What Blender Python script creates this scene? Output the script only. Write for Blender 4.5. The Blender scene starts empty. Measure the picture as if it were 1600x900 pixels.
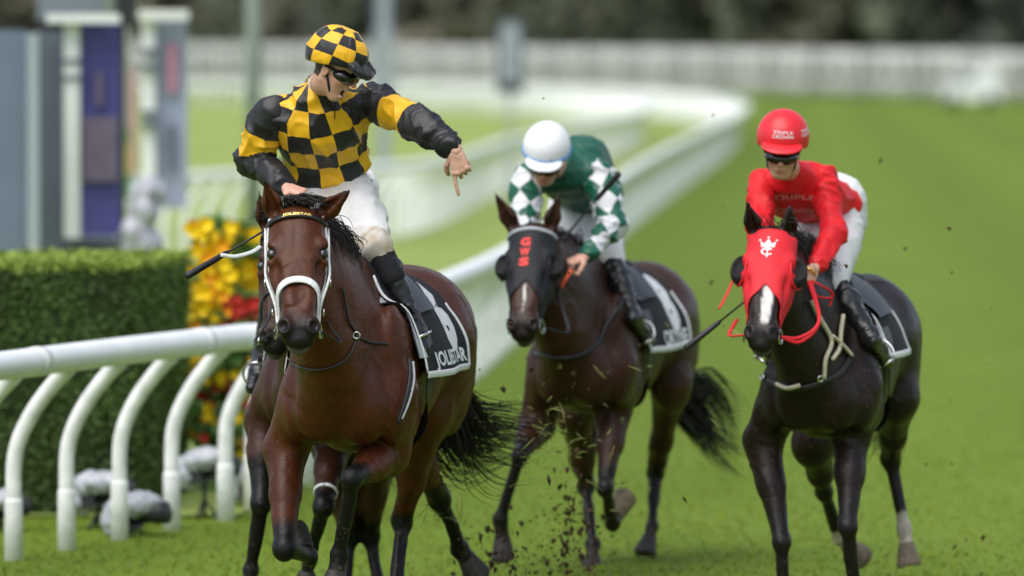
import bpy, bmesh, math, random
import numpy as np
from mathutils import Vector
random.seed(7); rng = np.random.default_rng(7)
sc = bpy.context.scene
C = sc.collection

# ------------------------------------------------------------------ camera
CH = 2.6; FPX = 10220.0; HZ = 85.0
PITCH = math.atan((450 - HZ) / FPX)
cam = bpy.data.cameras.new('camera'); camo = bpy.data.objects.new('camera', cam); C.objects.link(camo)
camo.location = (0, 0, CH); camo.rotation_euler = (math.pi / 2 - PITCH, 0, 0)
cam.sensor_width = 36; cam.lens = FPX / 1600 * 36; cam.clip_start = 1; cam.clip_end = 3000
cam.dof.use_dof = True; cam.dof.focus_distance = 27.8; cam.dof.aperture_fstop = 1.9; cam.dof.aperture_blades = 0
sc.camera = camo
# ------------------------------------------------------------------ light
SUN_EL, SUN_AZ = math.radians(60), math.radians(212)      # soft light from high above the horses, a little from the left behind the camera
w = bpy.data.worlds.new('World'); sc.world = w; w.use_nodes = True
nt = w.node_tree; bg = nt.nodes['Background']
sky = nt.nodes.new('ShaderNodeTexSky'); sky.sky_type = 'NISHITA'; sky.sun_disc = False
sky.sun_elevation = SUN_EL; sky.sun_rotation = SUN_AZ; sky.air_density = 1.0; sky.dust_density = 2.5; sky.ozone_density = 1.0
hs = nt.nodes.new('ShaderNodeHueSaturation'); hs.inputs['Saturation'].default_value = 0.62
nt.links.new(sky.outputs[0], hs.inputs['Color']); nt.links.new(hs.outputs[0], bg.inputs[0]); bg.inputs[1].default_value = 0.15
sl = bpy.data.lights.new('sun', 'SUN'); sl.energy = 1.6; sl.angle = math.radians(60); sl.color = (1, .965, .9)
so = bpy.data.objects.new('sun', sl); C.objects.link(so)
sdir = Vector((math.sin(SUN_AZ) * math.cos(SUN_EL), math.cos(SUN_AZ) * math.cos(SUN_EL), math.sin(SUN_EL)))
so.rotation_euler = sdir.to_track_quat('Z', 'Y').to_euler(); so.location = (5, 10, 30)
sc.view_settings.view_transform = 'Standard'; sc.view_settings.look = 'None'
sc.view_settings.exposure = 0.5; sc.view_settings.gamma = 1; sc.view_settings.use_curve_mapping = False

# ------------------------------------------------------------------ helpers
A = lambda *v: np.array(v, float)
def unit(v): v = np.asarray(v, float); return v / np.linalg.norm(v)
cp, sp_ = math.cos(PITCH), math.sin(PITCH)
def ray(px, py):
    x = (px - 800) / FPX; y = -(py - 450) / FPX
    return A(x, cp + y * sp_, -sp_ + y * cp)
def J(px, py, Y):
    r = ray(px, py); return A(0, 0, CH) + r * (Y / r[1])
def GP(px, Y, z=0.0): return A((px - 800) / FPX * Y, Y, z)

MATS = {}
def mat(name, col=(.5, .5, .5), rough=.6, spec=.5, attr=None, var=0.0, vscale=20, bump=0.0, bscale=60, sheen=0, metal=0, coat=0, stretch=None, pat=None, detail=4, trans=0, bdist=.02, alpha=1, fold=0):
    """principled material; pat=(colA,colB): checks along the mesh's own pattern coordinates"""
    m = bpy.data.materials.new(name); m.use_nodes = True; n = m.node_tree; b = n.nodes['Principled BSDF']
    L = n.links.new
    b.inputs['Roughness'].default_value = rough; b.inputs['Specular IOR Level'].default_value = spec
    b.inputs['Metallic'].default_value = metal; b.inputs['Coat Weight'].default_value = coat
    b.inputs['Sheen Weight'].default_value = sheen; b.inputs['Transmission Weight'].default_value = trans
    b.inputs['Alpha'].default_value = alpha
    tc = n.nodes.new('ShaderNodeTexCoord'); vec = tc.outputs['Object']
    if stretch:
        mp = n.nodes.new('ShaderNodeMapping'); mp.inputs['Scale'].default_value = stretch; L(vec, mp.inputs[0]); vec = mp.outputs[0]
    src = None
    if attr:
        at = n.nodes.new('ShaderNodeAttribute'); at.attribute_name = attr; src = at.outputs['Color']
    elif pat:
        at = n.nodes.new('ShaderNodeAttribute'); at.attribute_name = 'pat'
        ck = n.nodes.new('ShaderNodeTexChecker'); ck.inputs['Scale'].default_value = 1
        ck.inputs['Color1'].default_value = (*pat[0], 1); ck.inputs['Color2'].default_value = (*pat[1], 1)
        L(at.outputs['Vector'], ck.inputs['Vector']); src = ck.outputs['Color']
    else:
        rgb = n.nodes.new('ShaderNodeRGB'); rgb.outputs[0].default_value = (*col, 1); src = rgb.outputs[0]
    if var:
        nz = n.nodes.new('ShaderNodeTexNoise'); nz.inputs['Scale'].default_value = vscale; nz.inputs['Detail'].default_value = detail
        L(vec, nz.inputs['Vector'])
        mr = n.nodes.new('ShaderNodeMapRange'); mr.inputs[1].default_value = .25; mr.inputs[2].default_value = .75
        mr.inputs[3].default_value = 1 - var; mr.inputs[4].default_value = 1 + var
        L(nz.outputs['Fac'], mr.inputs[0])
        mx = n.nodes.new('ShaderNodeVectorMath'); mx.operation = 'SCALE'; L(src, mx.inputs[0]); L(mr.outputs[0], mx.inputs['Scale'])
        src = mx.outputs[0]
    L(src, b.inputs['Base Color'])
    if bump:
        nb = n.nodes.new('ShaderNodeTexNoise'); nb.inputs['Scale'].default_value = bscale; nb.inputs['Detail'].default_value = 5
        L(vec, nb.inputs['Vector']); bp = n.nodes.new('ShaderNodeBump'); bp.inputs['Strength'].default_value = bump; bp.inputs['Distance'].default_value = bdist
        L(nb.outputs['Fac'], bp.inputs['Height']); L(bp.outputs[0], b.inputs['Normal'])
    if fold:      # sharp cloth creases
        fz = n.nodes.new('ShaderNodeTexNoise'); fz.noise_type = 'RIDGED_MULTIFRACTAL'; fz.inputs['Scale'].default_value = 7; fz.inputs['Detail'].default_value = 3; fz.inputs['Distortion'].default_value = .6
        fm = n.nodes.new('ShaderNodeMapping'); fm.inputs['Scale'].default_value = (1.6, 1.2, .55); fm.inputs['Rotation'].default_value = (.3, .5, .4); L(tc.outputs['Object'], fm.inputs[0]); L(fm.outputs[0], fz.inputs['Vector'])
        fb = n.nodes.new('ShaderNodeBump'); fb.inputs['Strength'].default_value = fold; fb.inputs['Distance'].default_value = .014; L(fz.outputs['Fac'], fb.inputs['Height'])
        if bump: L(bp.outputs[0], fb.inputs['Normal'])
        L(fb.outputs[0], b.inputs['Normal'])
    MATS[name] = m
    return m

def mkmesh(name, V, F, material=None, parent=None, smooth=True, attrs=None, base=None):
    """V in world metres; F (n,4) or (n,3) array, or list of faces"""
    V = np.asarray(V, float)
    if base is None:
        q = parent
        while q is not None and '_b' not in q: q = q.parent
        base = np.array(q['_b']) if q is not None else A(0, 0, 0)
    me = bpy.data.meshes.new(name)
    if isinstance(F, np.ndarray) and F.ndim == 2:
        n, k = F.shape
        me.vertices.add(len(V)); me.vertices.foreach_set('co', (V - base).astype(np.float32).ravel())
        me.loops.add(n * k); me.loops.foreach_set('vertex_index', F.astype(np.int32).ravel())
        me.polygons.add(n); me.polygons.foreach_set('loop_start', np.arange(0, n * k, k, dtype=np.int32))
        me.update(calc_edges=True)
    else:
        me.from_pydata([tuple(v) for v in (V - base)], [], [tuple(f) for f in F])
    if smooth: me.polygons.foreach_set('use_smooth', np.ones(len(me.polygons), bool))
    if attrs:
        for k, a in attrs.items():
            if k == 'col':
                at = me.attributes.new('col', 'FLOAT_COLOR', 'POINT'); b4 = np.ones((len(V), 4), np.float32); b4[:, :3] = a; at.data.foreach_set('color', b4.ravel())
            else:
                at = me.attributes.new(k, 'FLOAT_VECTOR', 'POINT'); at.data.foreach_set('vector', np.asarray(a, np.float32).ravel())
    me.validate()
    o = bpy.data.objects.new(name, me); C.objects.link(o)
    if material is not None: me.materials.append(material)
    if parent is not None: o.parent = parent
    return o
def thing(name, label, cat, base, group=None):
    o = bpy.data.objects.new(name, None); C.objects.link(o); o.location = tuple(base); o.empty_display_size = .1
    o['label'] = label; o['category'] = cat; o['_b'] = [float(x) for x in base]
    if group: o['group'] = group
    return o
def tag(o, label, cat, group=None, kind=None):
    if label: o['label'] = label
    if cat: o['category'] = cat
    if group: o['group'] = group
    if kind: o['kind'] = kind
    return o
def single(name, V, F, material, base, label, cat, group=None, kind=None, smooth=True, attrs=None):
    o = mkmesh(name, V, F, material, None, smooth, attrs, base=np.asarray(base, float)); o.location = tuple(base)
    return tag(o, label, cat, group, kind)
class MB:
    def __init__(s): s.V = []; s.F = []; s.n = 0
    def add(s, V, F):
        V = np.asarray(V, float).reshape(-1, 3); s.V.append(V)
        for f in (F.tolist() if isinstance(F, np.ndarray) else F): s.F.append(tuple(i + s.n for i in f))
        s.n += len(V); return s
    def box(s, c, h, ax=None):
        ax = np.eye(3) if ax is None else ax
        V = [np.asarray(c) + sum(ax[i] * h[i] * q[i] for i in range(3)) for q in [(x, y, z) for z in (-1, 1) for y in (-1, 1) for x in (-1, 1)]]
        return s.add(V, [(0, 2, 3, 1), (4, 5, 7, 6), (0, 1, 5, 4), (2, 6, 7, 3), (0, 4, 6, 2), (1, 3, 7, 5)])
    def tube(s, pts, r, n=10, flat=1.0, up=None, caps=True):
        pts = np.asarray(pts, float); m = len(pts); r = np.ones(m) * r if np.isscalar(r) else np.asarray(r)
        t = np.gradient(pts, axis=0); t /= np.linalg.norm(t, axis=1)[:, None] + 1e-12
        u = A(0, 0, 1) if up is None else np.asarray(up, float)
        V = []
        for i in range(m):
            a = np.cross(t[i], u if u.ndim == 1 else u[i])
            if np.linalg.norm(a) < 1e-3: a = np.cross(t[i], A(1, .3, 0))
            a = unit(a); b = np.cross(a, t[i])
            for k in range(n):
                an = 2 * math.pi * k / n; V.append(pts[i] + (a * math.cos(an) + b * math.sin(an) * flat) * r[i])
        F = [(i * n + k, i * n + (k + 1) % n, (i + 1) * n + (k + 1) % n, (i + 1) * n + k) for i in range(m - 1) for k in range(n)]
        if caps: F.append(tuple(range(n - 1, -1, -1))); F.append(tuple((m - 1) * n + k for k in range(n)))
        return s.add(V, F)
    def build(s, name, material, parent=None, smooth=True):
        return mkmesh(name, np.concatenate(s.V), s.F, material, parent, smooth)
    def single(s, name, material, base, label, cat, **k):
        return single(name, np.concatenate(s.V), s.F, material, base, label, cat, **k)
def crom(P, n=8):
    P = np.asarray(P, float); Q = np.vstack([2 * P[0] - P[1], P, 2 * P[-1] - P[-2]]); out = []
    for i in range(len(P) - 1):
        p0, p1, p2, p3 = Q[i:i + 4]
        for t in np.linspace(0, 1, n, endpoint=False):
            out.append(.5 * (2 * p1 + (p2 - p0) * t + (2 * p0 - 5 * p1 + 4 * p2 - p3) * t * t + (3 * p1 - p0 - 3 * p2 + p3) * t ** 3))
    out.append(P[-1]); return np.array(out)
def sstep(a, b, x): t = np.clip((x - a) / (b - a), 0, 1); return t * t * (3 - 2 * t)
def vnoise(P):
    P = np.asarray(P, float); i = np.floor(P).astype(np.int64); f = P - i; f = f * f * (3 - 2 * f); out = 0
    for dx in (0, 1):
        for dy in (0, 1):
            for dz in (0, 1):
                h = (i[:, 0] + dx) * 374761393 + (i[:, 1] + dy) * 668265263 + (i[:, 2] + dz) * 2147483647
                h = (h ^ (h >> 13)) * 1274126177; h = (h ^ (h >> 16)) & 0xffff
                wgt = (f[:, 0] if dx else 1 - f[:, 0]) * (f[:, 1] if dy else 1 - f[:, 1]) * (f[:, 2] if dz else 1 - f[:, 2])
                out = out + wgt * h / 65535.0
    return out

# ------------------------------------------------------------------ implicit bodies: blended tapered capsules and ellipsoids
class Field:
    def __init__(s): s.P = []
    def cone(s, a, b, ra, rb, k=.03, w=None, q=1.0, sub=False):
        a = np.asarray(a, float); b = np.asarray(b, float); m = max(ra, rb) * max(1, q)
        s.P.append(('c', (a, b, ra, rb, None if w is None else unit(w), q), k, sub, np.minimum(a, b) - m, np.maximum(a, b) + m)); return s
    def ell(s, c, r, ax=None, k=.03, sub=False):
        c = np.asarray(c, float); r = np.asarray(r, float); ax = np.eye(3) if ax is None else np.asarray(ax)
        e = np.sqrt(((ax * r[:, None]) ** 2).sum(0))
        s.P.append(('e', (c, r, ax), k, sub, c - e, c + e)); return s
    @staticmethod
    def d(kind, prm, X):
        if kind == 'c':
            a, b, ra, rb, w, q = prm; ab = (b - a).astype(X.dtype); L2 = max(float(ab @ ab), 1e-9)
            t = np.clip(((X - a.astype(X.dtype)) @ ab) / L2, 0, 1)
            D = X - a.astype(X.dtype) - t[..., None] * ab
            r = ra + (rb - ra) * t
            if w is not None:
                ww = w.astype(X.dtype); dw = D @ ww; D = D + ((1 / q - 1) * dw)[..., None] * ww
                return (np.sqrt((D * D).sum(-1)) - r) * min(1, q)
            return np.sqrt((D * D).sum(-1)) - r
        c, r, ax = prm; p = (X - c.astype(X.dtype)) @ ax.T.astype(X.dtype)
        rr = r.astype(X.dtype); k0 = np.sqrt(((p / rr) ** 2).sum(-1)); k1 = np.sqrt(((p / rr ** 2) ** 2).sum(-1)) + 1e-6
        return k0 * (k0 - 1) / k1
    @staticmethod
    def blend(D, d, k, sub):
        if sub:
            h = np.maximum(k - np.abs(D + d), 0) / k; return np.maximum(D, -d) + h * h * k / 4
        h = np.maximum(k - np.abs(D - d), 0) / k; return np.minimum(D, d) - h * h * k / 4
    def at(s, X):
        D = np.full(X.shape[:-1], 1.0)
        for kind, prm, k, sub, lo, hi in s.P: D = s.blend(D, s.d(kind, prm, X), k, sub)
        return D
    def grad(s, X, e=.004):
        g = np.stack([s.at(X + e * np.eye(3)[i]) - s.at(X - e * np.eye(3)[i]) for i in range(3)], -1)
        return g / (np.linalg.norm(g, axis=-1, keepdims=True) + 1e-9)
    def snap(s, X, off=.004, it=5):
        X = np.array(X, float)
        for _ in range(it):
            g = s.grad(X); X = X - (s.at(X) - off)[..., None] * g
        return X, s.grad(X)
    def cast(s, O, Dn, off=.004, it=40):
        X = np.array(O, float)
        for _ in range(it): X = X + Dn * (s.at(X) - off)[..., None] * .8
        return X, s.grad(X)
    def mesh(s, res, cuts=None):
        add = [p for p in s.P if not p[3]]
        lo = np.min([p[4] for p in add], 0) - 3 * res; hi = np.max([p[5] for p in add], 0) + 3 * res
        n = np.ceil((hi - lo) / res).astype(int) + 1
        D = np.full(n, 1.0, np.float32); axs = [lo[i] + res * np.arange(n[i]) for i in range(3)]
        for kind, prm, k, sub, l, h in s.P:
            m = k + 3 * res; i0 = np.maximum(((l - m - lo) / res).astype(int), 0); i1 = np.minimum(((h + m - lo) / res).astype(int) + 2, n)
            if (i1 <= i0).any(): continue
            sl_ = tuple(slice(i0[i], i1[i]) for i in range(3))
            G = np.stack(np.meshgrid(*[axs[i][sl_[i]] for i in range(3)], indexing='ij'), -1).astype(np.float32)
            D[sl_] = s.blend(D[sl_], s.d(kind, prm, G), k, sub)
        if cuts:
            G = np.stack(np.meshgrid(*axs, indexing='ij'), -1)
            for c, nn in cuts: D = np.maximum(D, ((G - c) @ np.asarray(nn)).astype(np.float32))
        return nets(D, lo, res)
def nets(D, lo, res):
    S = D < 0; nx, ny, nz = D.shape
    c = np.zeros((nx - 1, ny - 1, nz - 1), np.int8)
    for dx in (0, 1):
        for dy in (0, 1):
            for dz in (0, 1): c += S[dx:nx - 1 + dx, dy:ny - 1 + dy, dz:nz - 1 + dz]
    act = (c > 0) & (c < 8); I = np.argwhere(act); idx = np.full(act.shape, -1, np.int64); idx[act] = np.arange(len(I))
    acc = np.zeros((len(I), 3)); cnt = np.zeros(len(I))
    cor = [(0, 0, 0), (1, 0, 0), (0, 1, 0), (1, 1, 0), (0, 0, 1), (1, 0, 1), (0, 1, 1), (1, 1, 1)]
    vals = [D[I[:, 0] + a, I[:, 1] + b, I[:, 2] + e].astype(float) for a, b, e in cor]
    for i in range(8):
        for j in range(i + 1, 8):
            df = [abs(cor[i][q] - cor[j][q]) for q in range(3)]
            if sum(df) != 1: continue
            a, b = vals[i], vals[j]; mk = (a < 0) != (b < 0); t = np.where(mk, a / np.where(mk, a - b, 1), 0)
            p = np.array(cor[i])[None] + t[:, None] * (np.array(cor[j]) - np.array(cor[i]))[None]
            acc += p * mk[:, None]; cnt += mk
    V = lo + res * (I + acc / cnt[:, None]); Fs = []
    for ax in range(3):
        o = [0, 0, 0]; o[ax] = 1
        s0 = S[:nx - o[0], :ny - o[1], :nz - o[2]]; s1 = S[o[0]:, o[1]:, o[2]:]
        E = np.argwhere(s0 != s1); flip = s0[tuple(E.T)]
        u, v = [(1, 2), (2, 0), (0, 1)][ax]
        ok = (E[:, u] > 0) & (E[:, v] > 0) & (E[:, u] < act.shape[u]) & (E[:, v] < act.shape[v]); E = E[ok]; flip = flip[ok]
        q = []
        for du, dv in ((-1, -1), (0, -1), (0, 0), (-1, 0)):
            K = E.copy(); K[:, u] += du; K[:, v] += dv; q.append(idx[tuple(K.T)])
        q = np.stack(q, 1); q[~flip] = q[~flip][:, ::-1]; Fs.append(q)
    F = np.concatenate(Fs); F = F[(F >= 0).all(1)]
    return V, F
def vnormals(V, F):
    N = np.zeros_like(V); n = np.cross(V[F[:, 2]] - V[F[:, 0]], V[F[:, 3]] - V[F[:, 1]])
    for k in range(4): np.add.at(N, F[:, k], n)
    return N / (np.linalg.norm(N, axis=1, keepdims=True) + 1e-12)
def wrinkle(V, F, amp=.004, f=14, dirv=(0, 0, 1), st=3.0):
    """cloth folds: ridged noise, stretched along dirv"""
    N = vnormals(V, F); d = unit(dirv); P = V - ((1 - 1 / st) * (V @ d))[:, None] * d
    wp = np.stack([vnoise(P * f * .5 + 7), vnoise(P * f * .5 + 31), vnoise(P * f * .5 + 57)], 1)
    r = 1 - np.abs(2 * vnoise(P * f + wp * 1.6) - 1); r2 = 1 - np.abs(2 * vnoise(P * f * 2.1 + wp * 2 + 11) - 1)
    return V + N * (amp * (r ** 3.5 - .25 + .5 * (r2 ** 3 - .25)))[:, None]
def join(parts):
    Vs, Fs, n = [], [], 0
    for V, F in parts: Vs.append(V); Fs.append(F + n); n += len(V)
    return np.concatenate(Vs), np.concatenate(Fs)
def ribbon(P, N, w, th=.003):
    """strap lying on a surface: P centre line, N outward normals; w width(s)"""
    P = np.asarray(P); m = len(P); T = np.gradient(P, axis=0); T /= np.linalg.norm(T, axis=1)[:, None] + 1e-12
    B = np.cross(T, N); B /= np.linalg.norm(B, axis=1)[:, None] + 1e-12; w = np.ones(m) * w if np.isscalar(w) else np.asarray(w)
    h = (w / 2)[:, None]; V = np.stack([P - B * h, P - B * h * .8 + N * th, P + B * h * .8 + N * th, P + B * h, P + B * h * .9 - N * th, P - B * h * .9 - N * th], 1).reshape(-1, 3)
    F = [(i * 6 + k, i * 6 + (k + 1) % 6, (i + 1) * 6 + (k + 1) % 6, (i + 1) * 6 + k) for i in range(m - 1) for k in range(6)]
    F += [tuple(range(6))[::-1], tuple((m - 1) * 6 + k for k in range(6))]
    return V, F
def text_mesh(body, bold=.02, maxlen=.12):
    cu = bpy.data.curves.new('lettering', 'FONT'); cu.body = body; cu.size = 1; cu.align_x = 'CENTER'; cu.offset = bold; cu.resolution_u = 3
    o = bpy.data.objects.new('lettering', cu); C.objects.link(o); bpy.context.view_layer.update()
    me = o.to_mesh(); bm = bmesh.new(); bm.from_mesh(me); o.to_mesh_clear(); bpy.data.objects.remove(o); bpy.data.curves.remove(cu)
    bmesh.ops.triangulate(bm, faces=bm.faces[:])
    for _ in range(3):
        es = [e for e in bm.edges if e.calc_length() > maxlen]
        if not es: break
        bmesh.ops.subdivide_edges(bm, edges=es, cuts=1); bmesh.ops.triangulate(bm, faces=bm.faces[:])
    V = np.array([v.co[:] for v in bm.verts]); F = [tuple(v.index for v in f.verts) for f in bm.faces]
    bm.free(); V[:, 0] -= (V[:, 0].min() + V[:, 0].max()) / 2; V[:, 1] -= (V[:, 1].min() + V[:, 1].max()) / 2
    return V[:, :2], F
def text_on(name, body, w, h, fn, material, parent, bold=.02):
    """lettering w x h metres; fn maps (u,v) metres -> world points"""
    V, F = text_mesh(body, bold); s = V.max(0) - V.min(0); V = V / s * A(w, h)
    return mkmesh(name, fn(V[:, 0], V[:, 1]), F, material, parent, smooth=False)
# ================================================================== THE SETTING
# ground: one sheet to the horizon
def grass_mat(name, c1, c2, c3, vs=1.0):
    m = bpy.data.materials.new(name); m.use_nodes = True; n = m.node_tree; b = n.nodes['Principled BSDF']; L = n.links.new
    tc = n.nodes.new('ShaderNodeTexCoord'); mp = n.nodes.new('ShaderNodeMapping'); mp.inputs['Scale'].default_value = (1, .35, 1); L(tc.outputs['Object'], mp.inputs[0])
    n1 = n.nodes.new('ShaderNodeTexNoise'); n1.inputs['Scale'].default_value = .9 * vs; n1.inputs['Detail'].default_value = 6; n1.inputs['Roughness'].default_value = .65; L(mp.outputs[0], n1.inputs[0])
    n2 = n.nodes.new('ShaderNodeTexNoise'); n2.inputs['Scale'].default_value = 14; n2.inputs['Detail'].default_value = 5; L(mp.outputs[0], n2.inputs[0])
    r1 = n.nodes.new('ShaderNodeValToRGB'); r1.color_ramp.elements[0].position = .33; r1.color_ramp.elements[1].position = .68
    r1.color_ramp.elements[0].color = (*c1, 1); r1.color_ramp.elements[1].color = (*c2, 1); L(n1.outputs['Fac'], r1.inputs[0])
    mx = n.nodes.new('ShaderNodeMix'); mx.data_type = 'RGBA'; mx.inputs[7].default_value = (*c3, 1); L(r1.outputs[0], mx.inputs[6])
    mr = n.nodes.new('ShaderNodeMapRange'); mr.inputs[1].default_value = .45; mr.inputs[2].default_value = .8; L(n2.outputs['Fac'], mr.inputs[0]); L(mr.outputs[0], mx.inputs[0])
    # mown bands running up the straight
    sp = n.nodes.new('ShaderNodeSeparateXYZ'); L(tc.outputs['Object'], sp.inputs[0])
    ma = n.nodes.new('ShaderNodeMath'); ma.operation = 'MULTIPLY_ADD'; ma.inputs[1].default_value = -.045; L(sp.outputs[1], ma.inputs[0]); L(sp.outputs[0], ma.inputs[2])
    si = n.nodes.new('ShaderNodeMath'); si.operation = 'MULTIPLY'; si.inputs[1].default_value = 1.7; L(ma.outputs[0], si.inputs[0])
    s2 = n.nodes.new('ShaderNodeMath'); s2.operation = 'SINE'; L(si.outputs[0], s2.inputs[0])
    s3 = n.nodes.new('ShaderNodeMapRange'); s3.inputs[1].default_value = -1; s3.inputs[2].default_value = 1; s3.inputs[3].default_value = .94; s3.inputs[4].default_value = 1.07; L(s2.outputs[0], s3.inputs[0])
    sc_ = n.nodes.new('ShaderNodeVectorMath'); sc_.operation = 'SCALE'; L(mx.outputs[2], sc_.inputs[0]); L(s3.outputs[0], sc_.inputs['Scale'])
    L(sc_.outputs[0], b.inputs['Base Color']); b.inputs['Roughness'].default_value = .85; b.inputs['Specular IOR Level'].default_value = .06
    bp = n.nodes.new('ShaderNodeBump'); bp.inputs['Strength'].default_value = .5; bp.inputs['Distance'].default_value = .03; L(n2.outputs['Fac'], bp.inputs['Height']); L(bp.outputs[0], b.inputs['Normal'])
    return m
turf = grass_mat('turf', (.100, .160, .016), (.128, .192, .024), (.140, .196, .034))
infield = grass_mat('infield turf', (.23, .305, .07), (.26, .335, .09), (.29, .34, .12), .3)
def grid_sheet(name, xs, ys, zf, material):
    X, Y = np.meshgrid(xs, ys, indexing='ij'); V = np.stack([X, Y, zf(X, Y)], -1).reshape(-1, 3); ny = len(ys)
    F = np.array([(i * ny + j, (i + 1) * ny + j, (i + 1) * ny + j + 1, i * ny + j + 1) for i in range(len(xs) - 1) for j in range(ny - 1)])
    o = mkmesh(name, V, F, material, smooth=True); o['kind'] = 'structure'; return o
grid_sheet('ground', np.linspace(-900, 900, 13), np.array([-30, 10, 30, 60, 120, 250, 500, 900, 1600]), lambda X, Y: 0 * X, turf)

def path_sample(P, step0, step1, Yc):
    c = crom([A(x, y, 0) for x, y in P], 24); d = np.r_[0, np.cumsum(np.linalg.norm(np.diff(c, axis=0), axis=1))]
    s, out = 0., []
    while s < d[-1]:
        p = A(*[np.interp(s, d, c[:, k]) for k in range(3)]); q = A(*[np.interp(min(s + .3, d[-1]), d, c[:, k]) for k in range(3)])
        p0 = A(*[np.interp(max(s - .3, 0), d, c[:, k]) for k in range(3)]); t = unit(q - p0)
        out.append((p, t)); s += step0 if p[1] < Yc else step1
    return c, out
white_rail = mat('white plastic rail', (.86, .88, .88), .38, .45, var=.09, vscale=5, bump=.05, bscale=9, detail=8)
white_post = mat('white post plastic', (.82, .84, .82), .5, .35, var=.2, vscale=9, detail=8, bump=.1, bscale=20)
R2P = [(-3.0, 32.1), (-2.318, 34.33), (-1.84, 35.76), (-1.556, 36.65), (-1.2, 40), (-.3, 52), (1.55, 93), (3.6, 132), (5.6, 170), (7.0, 207), (6.8, 250), (3, 300), (-7, 345), (-32, 385)]
R1P = [(-9, 62), (-5.9, 76), (-3.9, 84), (-1.5, 93), (-.35, 118), (1.0, 140), (2.9, 171), (4.0, 205), (3.6, 245), (-.5, 287), (-12, 322), (-35, 345)]
def running_rail(P, st0, st1, Yc, label, shift=0):
    c, posts = path_sample(P, st0, st1, Yc)
    t = thing('running_rail', label, 'racecourse rail', (c[0][0], c[0][1], 0), 'white running rails along the course')
    T = np.gradient(c, axis=0); T /= np.linalg.norm(T, axis=1)[:, None]; Rt = np.stack([T[:, 1], -T[:, 0], 0 * T[:, 0]], 1)
    MB().tube(c + Rt * .32 + A(0, 0, 1.05), .073, 16).build('rail', white_rail, t)
    for i_ in range(10, len(c) - 1, 30):
        if c[i_][1] < 70: q_ = c + Rt * .32 + A(0, 0, 1.05); MB().tube([q_[i_] - T[i_] * .05, q_[i_] + T[i_] * .05], .0765, 16).build('rail_joint', white_post, t)
    rest = MB(); n = 0
    for p, tt in posts:
        r = A(tt[1], -tt[0], 0)
        prof = crom([A(0, 0, 0), A(.0, 0, .3), A(.01, 0, .55), A(.09, 0, .74), A(.21, 0, .90), A(.31, 0, 1.0)], 4)
        pts = [p + r * q[0] + A(0, 0, q[2]) for q in prof]
        mb = MB() if n < 100 else rest
        mb.tube(pts, .043 if p[1] < 50 else .055, 8 if p[1] < 50 else 6, up=tt); mb.tube([p + A(0, 0, -.05), p + A(0, 0, .3), p + A(0, 0, .32)], [.051, .050, .045], 8 if p[1] < 50 else 6, up=tt)
        if n < 100: mb.build('post', white_post, t)
        n += 1
    if rest.n: o = rest.build('post', white_post, t); o['kind'] = 'stuff'
    return t
running_rail(R2P, .755, .95, 44, 'white running rail with curved posts sweeping from the left foreground past the horses')
running_rail(R1P, .8, .9, 60, 'blurred white running rail on the infield side, farther left than the rail beside the horses')
# lighter infield between the rails and the fence
c2 = crom([A(x, y, 0) for x, y in R2P[3:]], 8); V = []
for p in c2: V += [p + A(0, 0, .012), A(-90, p[1] * 1.02, .012)]
mkmesh('infield', V, [(2 * i, 2 * i + 2, 2 * i + 3, 2 * i + 1) for i in range(len(c2) - 1)], infield)['kind'] = 'structure'

# blades of turf near the course side
def blades(n, seed):
    r = np.random.default_rng(seed); Y = 30 + 46 * r.random(n) ** 1.9 - np.abs(r.normal(0, 3.0, n)); X = (r.random(n) - .5) * (Y * .178) + r.normal(0, .5, n)
    h = (.009 + .016 * r.random(n)) * np.clip((80 - Y) / 40, .2, 1); a = r.random(n) * 6.28; wd = .004 + .003 * r.random(n)
    B = np.stack([X, Y, np.zeros(n)], 1); dx = np.stack([np.cos(a), np.sin(a), 0 * a], 1); ln = np.stack([r.normal(0, .9, n), r.normal(0, .9, n), np.ones(n)], 1)
    V = np.stack([B - dx * wd[:, None], B + dx * wd[:, None], B + ln * h[:, None]], 1).reshape(-1, 3)
    g = np.array([.130, .205, .020]) * (0.92 + .22 * r.random((n, 1))) + r.random((n, 1)) * A(.05, .03, .0)
    patch = vnoise(np.stack([X * 1.1, Y * .5, 0 * X], 1))[:, None]; g = g * (.93 + .14 * patch)
    return V, np.arange(3 * n).reshape(-1, 3), np.repeat(g, 3, 0)
V, F, g = blades(80000, 3)
m_blade = mat('grass blade', rough=.8, spec=.08, attr='col')
single('grass', V, F, m_blade, (0, 35, 0), 'short green racecourse turf', 'grass', kind='stuff', attrs={'col': g})

# ---- far fence on its low bank
fx0, fy0, fx1, fy1 = -52., 560., 34., 338.
def fpt(t, z=0): return A(fx0 + (fx1 - fx0) * t, fy0 + (fy1 - fy0) * t, z)
bankz = lambda t: .95 * (1 - t)
ft = unit(fpt(1) - fpt(0)); fn = A(-ft[1], ft[0], 0)
if fn[1] > 0: fn = -fn
V = []
for t in np.linspace(-.1, 1.15, 20):
    z = max(bankz(t), 0) + .02; V += [fpt(t, 0) + fn * 14 - A(0, 0, .05), fpt(t, z), fpt(t, z) - fn * 40, ]
mkmesh('bank', V, [(3 * i + k, 3 * i + 3 + k, 3 * i + 4 + k, 3 * i + 1 + k) for i in range(19) for k in (0, 1)], turf)['kind'] = 'structure'
fence = thing('boundary_fence', 'long pale grey and white fence across the far side of the course, below the trees', 'fence', fpt(.5))
m_pan = mat('fence panel', (.50, .51, .49), .7, var=.15, vscale=.4); m_pan2 = mat('fence lower panel', (.44, .45, .42), .7, var=.12, vscale=.3); m_fp = mat('fence white', (.66, .68, .66), .6)
m_dk = mat('fence dark gap', (.13, .13, .10), .8)
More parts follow.
